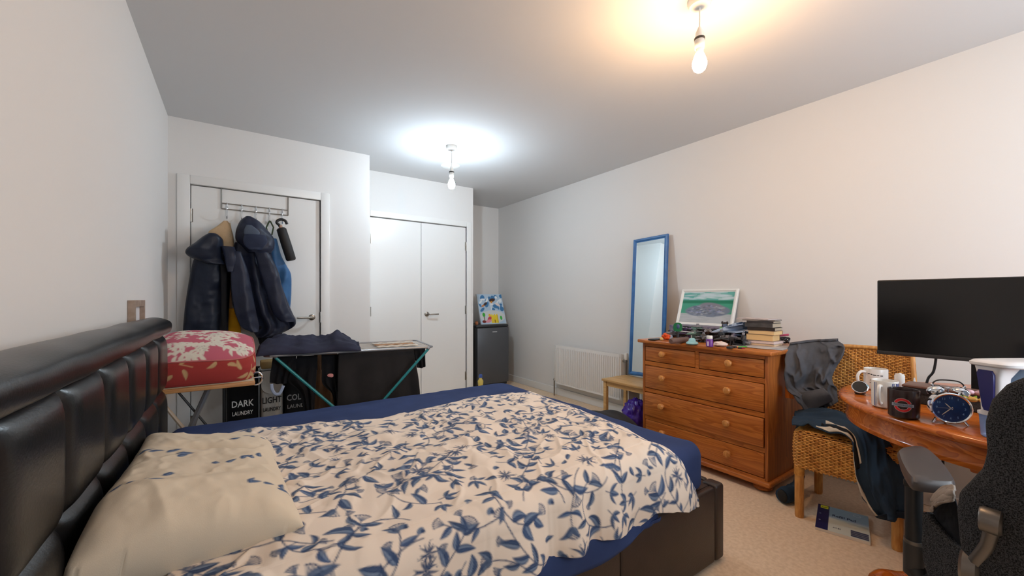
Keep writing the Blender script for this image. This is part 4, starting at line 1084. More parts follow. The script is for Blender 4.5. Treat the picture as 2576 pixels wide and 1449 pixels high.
airer_cloth('black_jeans', 'black trousers hanging beside the teal leg of the airer', 'trousers', [[(747, 898), (770, 898), (799, 896)], [(736, 930), (764, 930), (797, 928)], [(724, 958), (758, 960), (795, 958)], [(752, 985), (770, 985), (793, 985)], [(764, 1030), (776, 1030), (790, 1028)], [(768, 1065), (778, 1065), (790, 1062)]], 0.12, M_black_cloth, seed=3)
vt_ = airer_cloth('vest', 'narrow black vest with a pink patch, mid airer', 'vest', [[(809, 895), (830, 895), (856, 893)], [(810, 930), (832, 930), (854, 930)], [(812, 966), (834, 964), (850, 962)], [(836, 990), (842, 990), (850, 990)], [(842, 1030), (846, 1030), (852, 1030)]], 0.10, M_black_cloth, seed=4)
pc_ = atair(831, 944, 0.085)
part('pink_patch', B().ell(pc_, (0.020, 0.004, 0.012), Matrix.Rotation(-.13, 4, 'Z')).ell(pc_+Vector((0.008, -.002, -.006)), (0.012, 0.004, 0.009)), cloth('pink_print', (222, 150, 146)), vt_)
airer_cloth('brown_towel', 'brown cloth hanging from the far side of the airer', 'towel', [[(790, 884), (815, 883), (848, 882)], [(794, 930), (820, 930), (850, 930)], [(793, 975), (820, 975), (850, 975)], [(790, 1050), (820, 1050), (852, 1050)]], 0.46, cloth('brown_cloth', (122, 94, 70), (104, 78, 58)), seed=5)
airer_cloth('charcoal_sheet', 'wide charcoal cloth covering the right half of the airer front', 'sheet', [[(852, 889), (900, 887), (960, 883), (1008, 880), (1040, 878)], [(850, 930), (900, 926), (960, 922), (1010, 918), (1046, 914)], [(849, 970), (900, 966), (960, 960), (1012, 954), (1052, 950)], [(848, 1015), (900, 1010), (960, 1004), (1012, 998), (1056, 992)], [(848, 1050), (900, 1046), (960, 1040), (1012, 1032), (1056, 1026)]], 0.05, M_char, seed=6, nv=70, amp=0.010, fold=90)
airer_cloth('black_shorts', 'small black garment hanging over the right end of the airer', 'shorts', [[(1040, 877), (1056, 876), (1070, 875)], [(1044, 900), (1058, 900), (1070, 898)], [(1048, 924), (1060, 926), (1071, 922)]], 0.16, M_black_cloth, seed=7)
# navy leggings heaped on top
pts = [(650, 886), (660, 862), (696, 853), (735, 855), (783, 855), (806, 858), (828, 852), (847, 841), (872, 850), (894, 868), (901, 880)]
P = []
nu, nv = 90, 26
tp_ = crom(np.array([tuple(atair(u, v, 0.15)) for u, v in pts]), nu)
for i in range(nu):
    p = Vector(tp_[i]); s_ = (p-AL).dot(E1); hgt = max(0.02, p.z-ZA-0.006); row = []
    for j in range(nv):
        q = j/(nv-1); t_ = -0.02+0.36*q; z = ZA+0.009+hgt*math.sin(math.pi*min(1, q*1.0))**0.6
        w_ = 0.034*fnoise(np.array(s_*9+q*2), np.array(q*5.0-s_*3), 41, 3)+0.030*(max(0, 1-abs(float(fnoise(np.array(q*7+s_*5), np.array(s_*4.0-q*2), 43, 2)))*2.2)-.4)
        row.append(tuple(A_(s_, t_+0.01*math.sin(s_*20), max(ZA+0.009, z+float(w_)*math.sin(math.pi*q)))))
    P.append(row)
lg = solo('navy_leggings', gridmesh('navy_leggings', P), cloth('navy_jersey', (50, 52, 72), (42, 44, 60), 0.9), 'crumpled dark navy leggings heaped on top of the airer', 'leggings'); solidify(lg, 0.003)
for k, (col, t0) in enumerate((((206, 190, 172), 0.08), ((172, 128, 92), 0.19), ((208, 196, 182), 0.30))):
    P = [[tuple(A_(0.70+0.30*i/19, t0+0.09*j/7, ZA+0.0075+0.006*abs(math.sin(i*.7+j*.4+k)))) for j in range(8)] for i in range(20)]
    o = solo('folded_cloth', gridmesh('folded_cloth', P), cloth('strip_cloth_%s' % 'abc'[k], col), ('cream cloth lying flat on the front rails of the airer', 'tan cloth strip lying between two cream ones on the airer', 'cream cloth lying flat on the far rails of the airer')[k], 'cloth', 'cloth strips drying on the airer'); solidify(o, 0.003)

# ---------------------------------------------------------------- rattan chair
CO = Vector((2.49, 0.703, 0)); CE = Vector((0.12, -0.993, 0)).normalized(); CB_ = Vector((0.993, 0.12, 0)).normalized()
def K(a, q, z): return CO+CE*a+CB_*q+Vector((0, 0, z))
def atch(u, v, q):
    d = Vector(_ray(u, v)); o = Vector((0, 0, EYE)); p0 = CO+CB_*q; k = (p0-o).dot(CB_)/d.dot(CB_); return o+d*k
M_rat = mat('rattan_strand', (226, 164, 80), 0.5, (186, 122, 50), scale=40, spec=0.4)
M_ratd = mat('rattan_backing', (120, 72, 28), 0.8)
M_ratpole = mat('rattan_pole', (212, 156, 86), 0.45, (184, 122, 58), scale=16, stretch=(6, 6, 1))
rc = thing('rattan_chair', 'woven rattan chair between the chest and the desk, with clothes on it', 'chair', tuple(K(0, .23, 0)))
def weave(f, ls, lt_, pitch, stake, parent, name):
    """f(s, t) -> (point, normal) for s in [0, ls], t in [0, lt_]"""
    nrow = int(lt_/pitch); ncol = max(2, int(ls/stake)); b = B(); r = pitch*0.47
    for j in range(nrow):
        t = (j+.5)*pitch; R = []
        n = ncol*3
        for i in range(n+1):
            s_ = ls*i/n; p, nn = f(s_, t); p2, _ = f(min(ls, s_+0.002), t); p1, _ = f(max(0, s_-0.002), t)
            tg = (p2-p1).normalized(); up = nn.cross(tg)
            off = 0.0026*math.sin(math.pi*(s_/stake)+math.pi*j)
            c = p+nn*off
            R.append([c+up*r, c+nn*r*.8, c-up*r, c-nn*r*.8])
        b.rings(R)
    for i in range(ncol+1):
        pts = [f(ls*i/ncol, lt_*k/14)[0] for k in range(15)]; b.tube(pts, 0.003, 5)
    return part(name, b, M_rat, parent, kind='stuff')
SW, SD, ZT, ZBt = 0.212, 0.44, 0.462, 0.268
cr = 0.03
def perim(s_, t):
    L1 = SD-cr; arc = cr*math.pi/2; L2 = 2*SW-2*cr
    z = ZT-0.012-t
    if s_ < L1: p, n = (-SW, SD-s_), (-1, 0)
    elif s_ < L1+arc:
        q = (s_-L1)/cr; p, n = (-SW+cr-cr*math.cos(q), cr-cr*math.sin(q)), (-math.cos(q), -math.sin(q))
    elif s_ < L1+arc+L2: p, n = (-SW+cr+s_-L1-arc, 0), (0, -1)
    elif s_ < L1+2*arc+L2:
        q = (s_-L1-arc-L2)/cr; p, n = (SW-cr+cr*math.sin(q), cr-cr*math.cos(q)), (math.sin(q), -math.cos(q))
    else: p, n = (SW, cr+s_-L1-2*arc-L2), (1, 0)
    bow = 0.006*math.sin(math.pi*min(1, t/0.18))
    return K(p[0]+n[0]*bow, p[1]+n[1]*bow, z), (CE*n[0]+CB_*n[1])
PL = 2*(SD-cr)+math.pi*cr+2*SW-2*cr
seat = part('seat', B().box(-SW+.006, SW-.006, .006, SD, ZBt+.004, ZT-.006, 0.012, M=Matrix((CE, CB_, Vector((0, 0, 1)))).transposed().to_4x4().copy() if False else (Matrix.Translation(CO) @ Matrix((CE, CB_, Vector((0, 0, 1)))).transposed().to_4x4())), M_ratd, rc)
weave(perim, PL, ZT-0.012-ZBt, 0.0085, 0.0165, seat, 'apron_weave')
weave(lambda s_, t: (K(-SW+.004+s_, .006+t, ZT-0.003+0.004*math.sin(math.pi*s_/(2*SW))-(0.008 if t < .008 else 0)), Vector((0, 0, 1))), 2*SW-.008, SD-.01, 0.0085, 0.0165, seat, 'seat_weave')
def backf(s_, t):
    a = -0.235+s_; f = t/0.43; w = 1-0.10*f; z = 0.455+t
    if f > .8: z = 0.455+t-0.03*((f-.8)/.2)*abs(a/.235)**3
    q = 0.43+0.045*f+0.045*(1-(a/.235)**2)
    n = (CB_*-1+CE*(-0.38*a/.235)).normalized()
    return K(a*w, q, z), n
P = [[backf(.47*i/30, .43*j/14)[0]+CB_*0.003 for j in range(15)] for i in range(31)]
bkm = part('backrest', gridmesh('backrest', P), M_ratd, rc); solidify(bkm, 0.008, 0)
weave(backf, .47, .43, 0.0095, 0.017, bkm, 'back_weave')
part('back_rim', B().tube([backf(.47*i/30, .43)[0] for i in range(31)], 0.012, 10).tube([backf(0, .43*i/8)[0] for i in range(9)], 0.011, 10).tube([backf(.47, .43*i/8)[0] for i in range(9)], 0.011, 10), M_ratpole, bkm)
for a, q, zt, dx in ((-.19, .022, .29, .0), (.19, .022, .29, .0), (-.185, .42, .46, 0), (.185, .42, .46, 0)):
    lg_ = part('leg', B().tube([K(a+dx, q, 0.0), K(a, q, 0.012), K(a, q, zt*.6), K(a, q, zt)], [0.019, 0.021, 0.0215, 0.021], 14), M_ratpole, rc)
    part('binding', B().tube([K(a, q, zt-.065), K(a, q, zt-.02)], 0.0235, 14), M_rat, lg_)

# grey trousers over the chair back
M_gtr = cloth('grey_denim', (88, 90, 97), (72, 74, 80), 0.85, 0.2, 320)
rows = [[(1986, 868, .50), (2030, 862, .52), (2072, 859, .53), (2110, 858, .50)], [(1979, 884, .40), (2028, 878, .43), (2076, 874, .43), (2126, 872, .42)], [(1976, 910, .36), (2022, 906, .38), (2074, 902, .38), (2121, 896, .40)],
        [(1976, 945, .34), (2016, 940, .36), (2062, 936, .36), (2104, 924, .40)], [(1979, 978, .33), (2012, 972, .35), (2056, 966, .35), (2093, 952, .38)], [(2004, 997, .32), (2032, 994, .34), (2068, 986, .34), (2104, 976, .36)], [(2022, 1030, .31), (2050, 1034, .33), (2086, 1022, .33), (2110, 1010, .35)]]
rows = [[(u, v, q-(.05 if k == 0 else .02 if k == 1 else 0)) for k, (u, v, q) in enumerate(r)] for r in rows]
P = patch([[atch(*p) for p in r] for r in rows], 70, 60)
U, V = np.meshgrid(np.linspace(0, 1, 70), np.linspace(0, 1, 60), indexing='ij')
rg = 1-np.abs(fnoise(U*3+V*1.5, V*4-U*2, 51, 2))
P = P-np.array(CB_)*(0.016*fnoise(U*5, V*6, 52, 4)+0.026*np.clip(rg-.7, 0, 1)/.3+0.016*np.sin(V*9)*U)[..., None]
gt = thing('grey_trousers', 'crumpled dark grey trousers thrown over the rattan chair back', 'trousers', tuple(atch(2050, 1030, .33)))
solidify(part('trouser_legs', gridmesh('trouser_legs', P), M_gtr, gt), 0.006)
back = [[Vector(p)+CB_*(0.06*k/5)+Vector((0, 0, 0.012*math.sin(math.pi*min(1, k/3))-0.05*max(0, k-2))) for p in P[0][::3]] for k in range(7)]
solidify(part('waistband', gridmesh('waistband', back), M_gtr, gt), 0.005)
solidify(part('leg_fold', gridmesh('leg_fold', patch([[atch(1998, 988, .30), atch(2032, 984, .29), atch(2072, 976, .30)], [atch(2010, 1004, .28), atch(2040, 1002, .27), atch(2086, 990, .28)], [atch(2018, 1026, .29), atch(2048, 1030, .28), atch(2096, 1008, .30)]], 20, 24)), M_gtr, gt), 0.005)
part('orange_lining', B().prism([(0, 0), (.045, 0), (.045, .07), (0, .07)], lambda a, q, d: atch(1975, 1000, .36)+CE*a+Vector((0, 0, q))+CB_*d, 0, 0.006), cloth('orange_lining', (206, 112, 36)), gt, 'orange lining')

# navy track jacket on the seat
M_trk = cloth('navy_jersey_jacket', (42, 62, 82), (34, 52, 70), 0.8, 0.12, 420)
rows = [[(1993, 1083, .00), (1994, 1075, .10), (1998, 1066, .18), (2004, 1058, .26), (2012, 1048, .33)], [(2040, 1078, .02), (2045, 1063, .12), (2050, 1050, .20), (2058, 1041, .27), (2066, 1036, .33)], [(2086, 1092, .0), (2095, 1070, .1), (2104, 1054, .18), (2112, 1046, .25), (2120, 1042, .32)],
        [(2136, 1111, -.025), (2146, 1088, .03), (2156, 1074, .1), (2166, 1066, .2), (2172, 1062, .28)], [(2147, 1142, -.03), (2166, 1124, -.025), (2186, 1108, .01), (2206, 1100, .07), (2216, 1095, .14)], [(2160, 1202, -.035), (2182, 1190, -.045), (2207, 1178, -.045), (2234, 1166, -.03), (2252, 1155, .02)],
        [(2186, 1260, -.03), (2206, 1252, -.05), (2227, 1245, -.055), (2252, 1238, -.045), (2270, 1228, -.01)], [(2206, 1288, -.025), (2222, 1284, -.045), (2240, 1280, -.05), (2258, 1276, -.04), (2272, 1270, -.015)], [(2219, 1303, -.02), (2231, 1304, -.035), (2246, 1303, -.04), (2260, 1301, -.03), (2273, 1298, -.015)]]
ctl = [[atch(*p) for p in r] for r in rows]
for r in ctl[:5]:
    for p in r:
        if (p-CO).dot(CB_) > -0.02: p.z = max(p.z, 0.478)
P = patch(ctl, 120, 60)
U, V = np.meshgrid(np.linspace(0, 1, 120), np.linspace(0, 1, 60), indexing='ij')
nrm_ = gnormals(P); sg = np.sign((nrm_*np.array((-0.6, -0.2, 0.8))).sum(-1, keepdims=True)); nrm_ = nrm_*np.where(sg == 0, 1, sg)
rg = 1-np.abs(fnoise(U*3.5+1, V*4.5+U*2, 61, 2))
P = P+nrm_*(0.010+0.010*fnoise(U*6, V*4, 62, 3)+0.022*np.clip(rg-.7, 0, 1)/.3*np.clip(1.25-U, 0.15, 1)+0.012*np.sin(V*11+U*3)*np.clip(U*1.4-.4, 0, 1))[..., None]
tk = thing('track_jacket', 'navy track jacket with cream piping draped over the rattan seat', 'jacket', tuple(K(0.1, 0.1, .45)))
solidify(part('jacket_body', gridmesh('jacket_body', P), M_trk, tk), 0.006)
M_pip = cloth('cream_piping', (214, 202, 184)); M_blk = cloth('black_stripe', (20, 20, 24))
def strip(name, v0, v1, u0, u1, off, m, lab=None):
    i0, i1 = int(u0*119), int(u1*119); cols_ = np.linspace(v0*59, v1*59, 4)
    Q = np.stack([P[i0:i1, int(c)]*(1-(c-int(c)))+P[i0:i1, min(59, int(c)+1)]*(c-int(c))+nrm_[i0:i1, int(c)]*off for c in cols_], 1)
    solidify(part(name, gridmesh(name, Q), m, tk, lab), 0.002, 1)
strip('piping', 0.01, 0.05, .16, .97, .002, M_pip, 'cream piping'); strip('piping', 0.15, 0.19, .22, .58, .002, M_pip, 'cream piping'); strip('stripe', 0.06, 0.14, .2, .60, .0015, M_blk, 'black stripe')
strip('cuff_band', 0.0, 1.0, .90, .995, .004, cloth('dark_rib', (24, 38, 54)))
e = atz(1968, 1250, .04)
path = [K(-.19, .27, .49), K(-.236, .28, .46), K(-.245, .28, .30), K(-.245, .26, .12), K(-.26, .2, .05)]; path += [Vector((e.x+.10, e.y-.015, .045)), Vector((e.x, e.y, .045))]
sl = part('sleeve', B().tube(crom(np.array([tuple(p) for p in path]), 30).tolist(), [0.022+0.020*max(0, min(1, (i-14)/10))+0.004*math.sin(i*1.9) for i in range(30)], 14), M_trk, tk)
part('cuff_shade', B().ell((e.x-.002, e.y, .046), (0.012, .036, .034), Matrix.Rotation(-.5, 4, 'Z')), M_gap_shade, sl)  # solid dark plug, its colour gives the shade inside the sleeve end

# ---------------------------------------------------------------- refill pad on the carpet
o = Vector((2.415, .799, 0)); ux = Vector((.056, -.202, 0)).normalized(); uy = Vector((-ux.y, ux.x, 0)); PW, PH = .210, .297
MP = frame_M((o.x, o.y, 0.001), ux, uy)
pad = thing('refill_pad', 'blue and white refill pad lying on the carpet under the chair', 'notepad', (o.x+ux.x*.1+uy.x*.15, o.y+ux.y*.1+uy.y*.15, 0))
part('pages', B().box(0, PW, 0, PH, 0, 0.013, M=MP), mat('paper', (226, 216, 204), 0.8), pad, smooth=False)
cv = Canvas(PW, PH, 0.0016, (150, 176, 190)); n1, n2 = 132, 186
cv.rect(0.052, 0, PW, .155, D((214, 218, 208))); 
for k in range(14): cv.rect(0.052, .155+k*.002, PW, .157+k*.002, D((214-k*4, 218-k*3, 208-k)))
cv.rect(0, 0, .05, PH, D((30, 32, 84))); cv.rect(.013, .255, .046, .292, D((226, 220, 40)))
cv.line([(.02, .27), (.03, .263), (.04, .272)], .003, D((90, 90, 30)))
for k in range(4): cv.rect(.14, .012+k*.017, .206, .026+k*.017, D((58, 66, 96)))
for x in (.014,):
    for y in (.10, .18): cv.disc(x, y, .004, D((190, 196, 214)))
cv.disc(.165, .262, .016, D((186, 204, 214))); cv.disc(.165, .262, .0125, D((150, 176, 190)))
Xg, Yg = np.meshgrid(np.linspace(0, PW, n1), np.linspace(0, PH, n2), indexing='ij')
P_ = np.stack([Xg, Yg, np.full_like(Xg, .0136)], -1)
me = gridmesh('cover', P_, cols=cv.sample(Xg, Yg)); me.transform(MP); part('cover', me, vcol('pad_cover_print', .35, 0), pad)
def flat_text(txt, w, hh, x, y, m, parent, z=.0139):
    me = text_mesh(txt, .1, Matrix(), .0002, .001); co = np.empty(len(me.vertices)*3, np.float32); me.vertices.foreach_get('co', co); co = co.reshape(-1, 3)
    me.transform(MP @ Matrix.Translation((x, y, z)) @ Matrix.Diagonal((w/np.ptp(co[:, 0]), hh/np.ptp(co[:, 1]), 1, 1))); return part('lettering', me, m, parent, smooth=False)
flat_text('Refill Pad', .095, .026, .112, .192, mat('navy_ink', (30, 36, 70), .7), pad); flat_text('A4 80', .032, .012, .085, .05, bpy.data.materials['navy_ink'], pad)

# ---------------------------------------------------------------- oval desk
DC, DA, DB, DZt = Vector((2.48, -.02, 0)), .64, .72, .74
ds = thing('desk', 'oval varnished red wood desk with a moulded rim', 'desk', (DC.x, DC.y, 0))
def oval(sa, z, n=96): return [Vector((DC.x+(DA-sa)*math.cos(2*math.pi*k/n), DC.y+(DB-sa)*math.sin(2*math.pi*k/n), z)) for k in range(n)]
part('tabletop', B().rings([oval(.05, .706), oval(.018, .708), oval(.008, .712), oval(.001, .719), oval(0, .726), oval(.004, .734), oval(.012, .739), oval(.03, .74)]), M_desk, ds)
part('apron', B().rings([oval(.04, .628), oval(.028, .632), oval(.026, .648), oval(.03, .654), oval(.03, .706)]), M_desk, ds)
for y in (.22, -.26):
    part('pedestal', B().lathe([(.06, .08), (.07, .12), (.045, .17), (.04, .24), (.065, .34), (.06, .42), (.04, .48), (.05, .56), (.075, .628)], (2.47, y, 0), 24), M_desk, ds)
def foot(pts, rs): return B().tube(crom(np.array(pts, float), 26).tolist(), np.interp(np.linspace(0, 1, 26), np.linspace(0, 1, len(rs)), rs).tolist(), 12)
for sx in (1, -1):
    for sy in (1, -1):
        yc = .22 if sy > 0 else -.26
        f = lambda dx, dy, z: (2.47-sx*dx, yc+sy*dy, z)
        part('scroll_foot', foot([f(.405, .262, .055), f(.37, .24, .060), f(.30, .20, .054), f(.2, .14, .066), f(.1, .07, .10), f(.0, 0, .14)], [.034, .044, .036, .032, .038, .05]), M_desk, ds)
part('corner_block', B().box(2.03, 2.09, .17, .235, .585, .628, .006), M_desk, ds)

# monitor
mo = thing('monitor', 'black computer monitor on the desk, facing the chair', 'monitor', (2.47, .26, .74))
part('screen_frame', B().box(2.442, 2.475, -.045, .567, .916, 1.252, .004), M_black_plastic, mo)
part('screen', B().box(2.4395, 2.4425, -.04, .562, .932, 1.247), mat('dark_screen', (10, 10, 11), .16, spec=0.5), mo, smooth=False)
part('chin', B().box(2.437, 2.4415, -.045, .567, .914, .930, .001), M_dark_plastic, mo)
part('stand_post', B().box(2.49, 2.525, .222, .285, .75, 1.06, .004), M_black_plastic, mo)
part('stand_base', B().box(2.435, 2.64, .13, .38, .741, .751, .004), M_black_plastic, mo)
part('mount', B().box(2.474, 2.50, .19, .315, 1.0, 1.12, .003), M_black_plastic, mo)
p0, p1 = atx(2354, 906, 2.46), atx(2330, 968, 2.46)
solo('monitor_cable', B().tube(crom(np.array([(2.465, p0.y, .95), tuple(p0), tuple(atx(2348, 935, 2.46)), tuple(atx(2336, 950, 2.46)), tuple(p1), (2.47, p1.y+.01, .746), (2.55, p1.y+.03, .746)]), 30).tolist(), .0045, 8), M_black_plastic, 'black cable hanging behind the monitor', 'cable')
p0 = atx(2366, 1128, 2.7); p1 = atx(2372, 1170, 2.7)
solo('power_cable', B().tube(crom(np.array([(2.7, p0.y+.01, .626), tuple(p0), tuple(p1), (2.72, p1.y+.02, .3), (2.75, p1.y+.06, .01), (2.9, p1.y+.1, .008)]), 30).tolist(), .005, 8), M_black_plastic, 'black cable hanging under the desk', 'cable')
# low box with brown top behind the clock
bx = thing('speaker_bar', 'long low dark box with a brown top under the monitor', 'speaker', (2.34, .28, .741))
part('body', B().box(2.285, 2.40, .115, .45, .742, .803, .004), mat('dark_grille_cloth', (58, 52, 48), .9, (30, 28, 26), scale=260, bump=.3), bx)
part('top_panel', B().box(2.282, 2.403, .112, .453, .8035, .812, .003), mat('brown_veneer', (110, 76, 62), .4, (92, 62, 50), scale=20), bx)
part('front_trim', B().box(2.281, 2.2845, .115, .45, .785, .803), M_black_plastic, bx, smooth=False)
def wrap_sweet(u, v, c, lab):
    p = atz(u, v, .822); bb = B().ell(p, (.012, .012, .009)); d = Vector((.3, -.95, 0))
    for s_ in (-1, 1): bb.lathe([(.003, 0), (.010, .010)], p+d*s_*.011, 8, d.to_track_quat('Z', 'Y').to_matrix().to_4x4() if s_ > 0 else (-d).to_track_quat('Z', 'Y').to_matrix().to_4x4())
    solo('sweet', bb, mat('wrapper_'+lab.split()[0], c, .3), lab, 'sweet', 'wrapped sweets behind the clock')
wrap_sweet(2434, 1000, (150, 190, 60), 'green wrapped sweet behind the alarm clock'); wrap_sweet(2448, 1005, (226, 176, 90), 'yellow wrapped sweet beside the green one'); wrap_sweet(2440, 986, (206, 170, 180), 'pink wrapped sweet at the back of the box')

# mugs
def mug_body(r, h, taper=0.0, wall=.004):
    return [(r-.012-taper, 0), (r-.006-taper, .001), (r-.001-taper, .006), (r-taper*.4, h*.5), (r, h-.003), (r-.001, h), (r-wall+.001, h), (r-wall, h-.003), (r-wall-taper*.4, h*.5), (r-wall-.002-taper, .009), (.002, .007)]
def mug_handle(r, h, ang, w=.030):
    c, s_ = math.cos(ang), math.sin(ang)
    pts = [(r-.003, h*.82), (r+w*.6, h*.84), (r+w, h*.66), (r+w, h*.42), (r+w*.6, h*.22), (r-.003, h*.2)]
    return B().tube(crom(np.array([(c*x, s_*x, z) for x, z in pts]), 22).tolist(), .0062, 10)
def cyl(me, R, a0, off=.0005):
    """wrap a flat mesh (x, y) on a cylinder of radius R about local z, centred at angle a0"""
    for v in me.vertices:
        a = a0+v.co.x/R; v.co = Vector(((R+off+v.co.z)*math.cos(a), (R+off+v.co.z)*math.sin(a), v.co.y))
    me.update(); return me
def band(x0, x1, z0, z1, nx=10, nz=3): return gridmesh('band', [[(x0+(x1-x0)*i/nx, z0+(z1-z0)*j/nz, 0) for j in range(nz+1)] for i in range(nx+1)])
def ring_mesh(r0, r1, zc, a0=0, a1=2*math.pi, n=40): return gridmesh('ring', [[(r*math.cos(a0+(a1-a0)*i/n), zc+r*math.sin(a0+(a1-a0)*i/n), 0) for r in (r0, r1)] for i in range(n+1)])
M_cer = mat('white_glaze', (232, 228, 222), .15); M_blue_ink = mat('blue_ink', (60, 78, 140), .3); M_dark_ink = mat('dark_ink', (60, 54, 54), .4)
LEFT = math.atan2(.57, -.82); TOCAM = lambda p: math.atan2(-p.y, -p.x)
p = atz(2203, 979, .7405)
m1 = thing('mug', 'white mug with dark print and its handle to the left, at the back', 'mug', tuple(p), 0, 'mugs on the desk')
r_ = .044; part('cup', B().lathe(mug_body(r_, .098), n=36), M_cer, m1, local=True); part('handle', mug_handle(r_, .098, LEFT-.1, .034), M_cer, m1, local=True)
ac = TOCAM(p)
me = text_mesh('', .01, Matrix()) if False else None
for k, (x0, x1, z) in enumerate(((-.03, -.021, .074), (-.018, -.012, .072), (-.009, .002, .070), (.005, .012, .069), (.016, .026, .068))): part('print', cyl(band(x0, x1, z, z+.004), r_, ac), M_dark_ink, m1, local=True)
for x0, x1, z0 in ((-.02, -.004, .046), (-.004, .01, .052), (.0, .012, .042), (-.022, .014, .034)): part('print', cyl(band(x0, x1, z0, z0+.0025), r_, ac), M_dark_ink, m1, local=True)
p = atz(2226, 1024, .7405)
m2 = thing('mug', 'white mug with navy stripes and its handle towards the camera', 'mug', tuple(p), 0, 'mugs on the desk')
r_ = .041; ac = TOCAM(p); part('cup', B().lathe(mug_body(r_, .106), n=36), M_cer, m2, local=True); part('handle', mug_handle(r_, .106, ac-.28, .026), M_cer, m2, local=True)
for x0, x1, mm in ((-.034, -.031, M_blue_ink), (-.028, -.0265, M_blue_ink), (.022, .026, M_blue_ink), (.029, .031, M_blue_ink), (.036, .044, M_blue_ink), (.047, .055, M_blue_ink)): part('stripe', cyl(band(x0, x1, .008, .10, 3, 8), r_, ac), mm, m2, local=True)
p = atz(2273, 1049, .7405)
m3 = thing('mug', 'dark brown mug with a red roundel, beside the alarm clock', 'mug', tuple(p), 0, 'mugs on the desk')
r_ = .0435; ac = TOCAM(p); part('cup', B().lathe(mug_body(r_, .101), n=40), mat('dark_brown_glaze', (44, 26, 24), .25), m3, local=True)
part('handle', mug_handle(r_, .101, ac+2.6), bpy.data.materials['dark_brown_glaze'], m3, local=True)
M_red = mat('red_print', (204, 30, 36), .4); M_sil = mat('grey_print', (150, 154, 166), .4)
zc = .050
for q0, q1 in ((.30, math.pi-.30), (math.pi+.30, 2*math.pi-.30)):
    part('roundel_rim', cyl(ring_mesh(.0150, .0245, zc, q0, q1), r_, ac-.06, .0004), mat('silver_outline', (196, 190, 190), .4), m3, local=True)
    part('roundel_ring', cyl(ring_mesh(.0160, .0235, zc, q0+.03, q1-.03), r_, ac-.06, .0008), M_red, m3, local=True)
part('roundel_bar', cyl(band(-.030, .030, zc-.0052, zc+.0052, 16), r_, ac-.06, .0008), M_sil, m3, local=True)
me = text_mesh('UNDERGROUND', .1, Matrix(), .0001, .001); co = np.empty(len(me.vertices)*3, np.float32); me.vertices.foreach_get('co', co); co = co.reshape(-1, 3)
me.transform(Matrix.Translation((0, zc, 0)) @ Matrix.Diagonal((.052/np.ptp(co[:, 0]), .006/np.ptp(co[:, 1]), 1, 1)))
part('lettering', cyl(me, r_, ac-.06, .0012), mat('dark_blue_print', (44, 48, 70), .5), m3, smooth=False, local=True)
# little things at the left end of the desk
p = atz(2163, 992, .7405); q = Vector((-p.x, -p.y, 0)).normalized()
gd = thing('lens_gadget', 'round black gadget with a silver rim and pale blue clip, left end of the desk', 'gadget', tuple(p))
RM = (q*0.85+Vector((0, 0, .5))).normalized().to_track_quat('Z', 'Y').to_matrix().to_4x4()
cc = p+Vector((0, 0, .030))
part('lens', B().lathe([(.024, 0), (.026, .006), (.0255, .012), (.001, .0125)], cc, 28, RM), M_black_plastic, gd)
part('rim', B().lathe([(.0262, .003), (.029, .005), (.029, .010), (.0262, .012)], cc, 28, RM), M_chrome, gd)
part('clip', B().box(-.010, .016, -.006, .006, -.004, .006, .003, M=Matrix.Translation(cc+Vector((.008, -.022, .008))) @ Matrix.Rotation(.5, 4, 'Y')), mat('pale_blue_plastic', (130, 180, 200), .4), gd)
part('stand', B().box(-.016, .016, -.014, .02, -.030, -.012, .004, M=Matrix.Translation(cc+Vector((.014, 0, 0)))), M_dark_plastic, gd)
p = atz(2263, 978, .7405)
solo('white_tub', B().lathe([(.016, 0), (.0185, .003), (.0185, .062), (.0165, .066), (.016, .07)], p, 24).box(p.x-.012, p.x+.014, p.y-.005, p.y+.004, p.z+.066, p.z+.074, .002), M_plastic_w, 'small white cylindrical tub behind the mugs', 'tub')
p = atz(2300, 988, .7405)
db = thing('dropper_bottle', 'small white dropper bottle with a pointed nozzle behind the brown mug', 'bottle', tuple(p))
part('bottle_body', B().lathe([(.013, 0), (.0155, .003), (.0155, .032), (.009, .039)], n=20), mat('milky_plastic', (206, 214, 224), .3), db, local=True)
part('nozzle', B().lathe([(.009, .039), (.0085, .046), (.004, .052), (.0022, .068)], n=16), M_plastic_w, db, local=True)

# ---- twin-bell alarm clock
p = atz(2392, 1027, .797); nf = Vector((-.90, -.43, 0)).normalized(); xr_ = Vector((-nf.y, nf.x, 0)) if False else Vector((0, 0, 1)).cross(nf)
ck = thing('alarm_clock', 'chrome twin-bell alarm clock with a dark blue dial', 'clock', (p.x, p.y, .7405))
FM = frame_M(p, xr_, (0, 0, 1))            # local x to the right seen from the front, y up, z towards the viewer
RZ = lambda zz: FM @ Matrix.Translation((0, 0, zz))
def cl(prof, n=40): return B().lathe(prof, (0, 0, 0), n, None)
def clk(name, b, m, lab=None):
    me = b.mesh(name) if isinstance(b, B) else b; me.transform(FM); return part(name, me, m, ck, lab)
clk('case', B().lathe([(.044, -.045), (.047, -.043), (.048, -.03), (.048, -.004)], n=44), M_chrome)
dial = clk('dial', B().lathe([(.0455, -.004), (.0455, -.001), (.001, -.0005)], n=44), mat('blue_dial', (22, 62, 118), .35, (16, 48, 98), scale=30))
clk('bezel', B().lathe([(.046, -.006), (.051, -.003), (.052, .003), (.049, .006), (.0455, .004), (.045, -.001)], n=44), M_chrome)
M_num = mat('pale_numerals', (120, 160, 206), .5)
for k in range(1, 13):
    a = math.radians(90-30*k); me = text_mesh(str(k), .0105, FM @ Matrix.Translation((.0345*math.cos(a), .0345*math.sin(a), .0002)), .0001, .0001); part('numeral', me, M_num, dial, smooth=False)
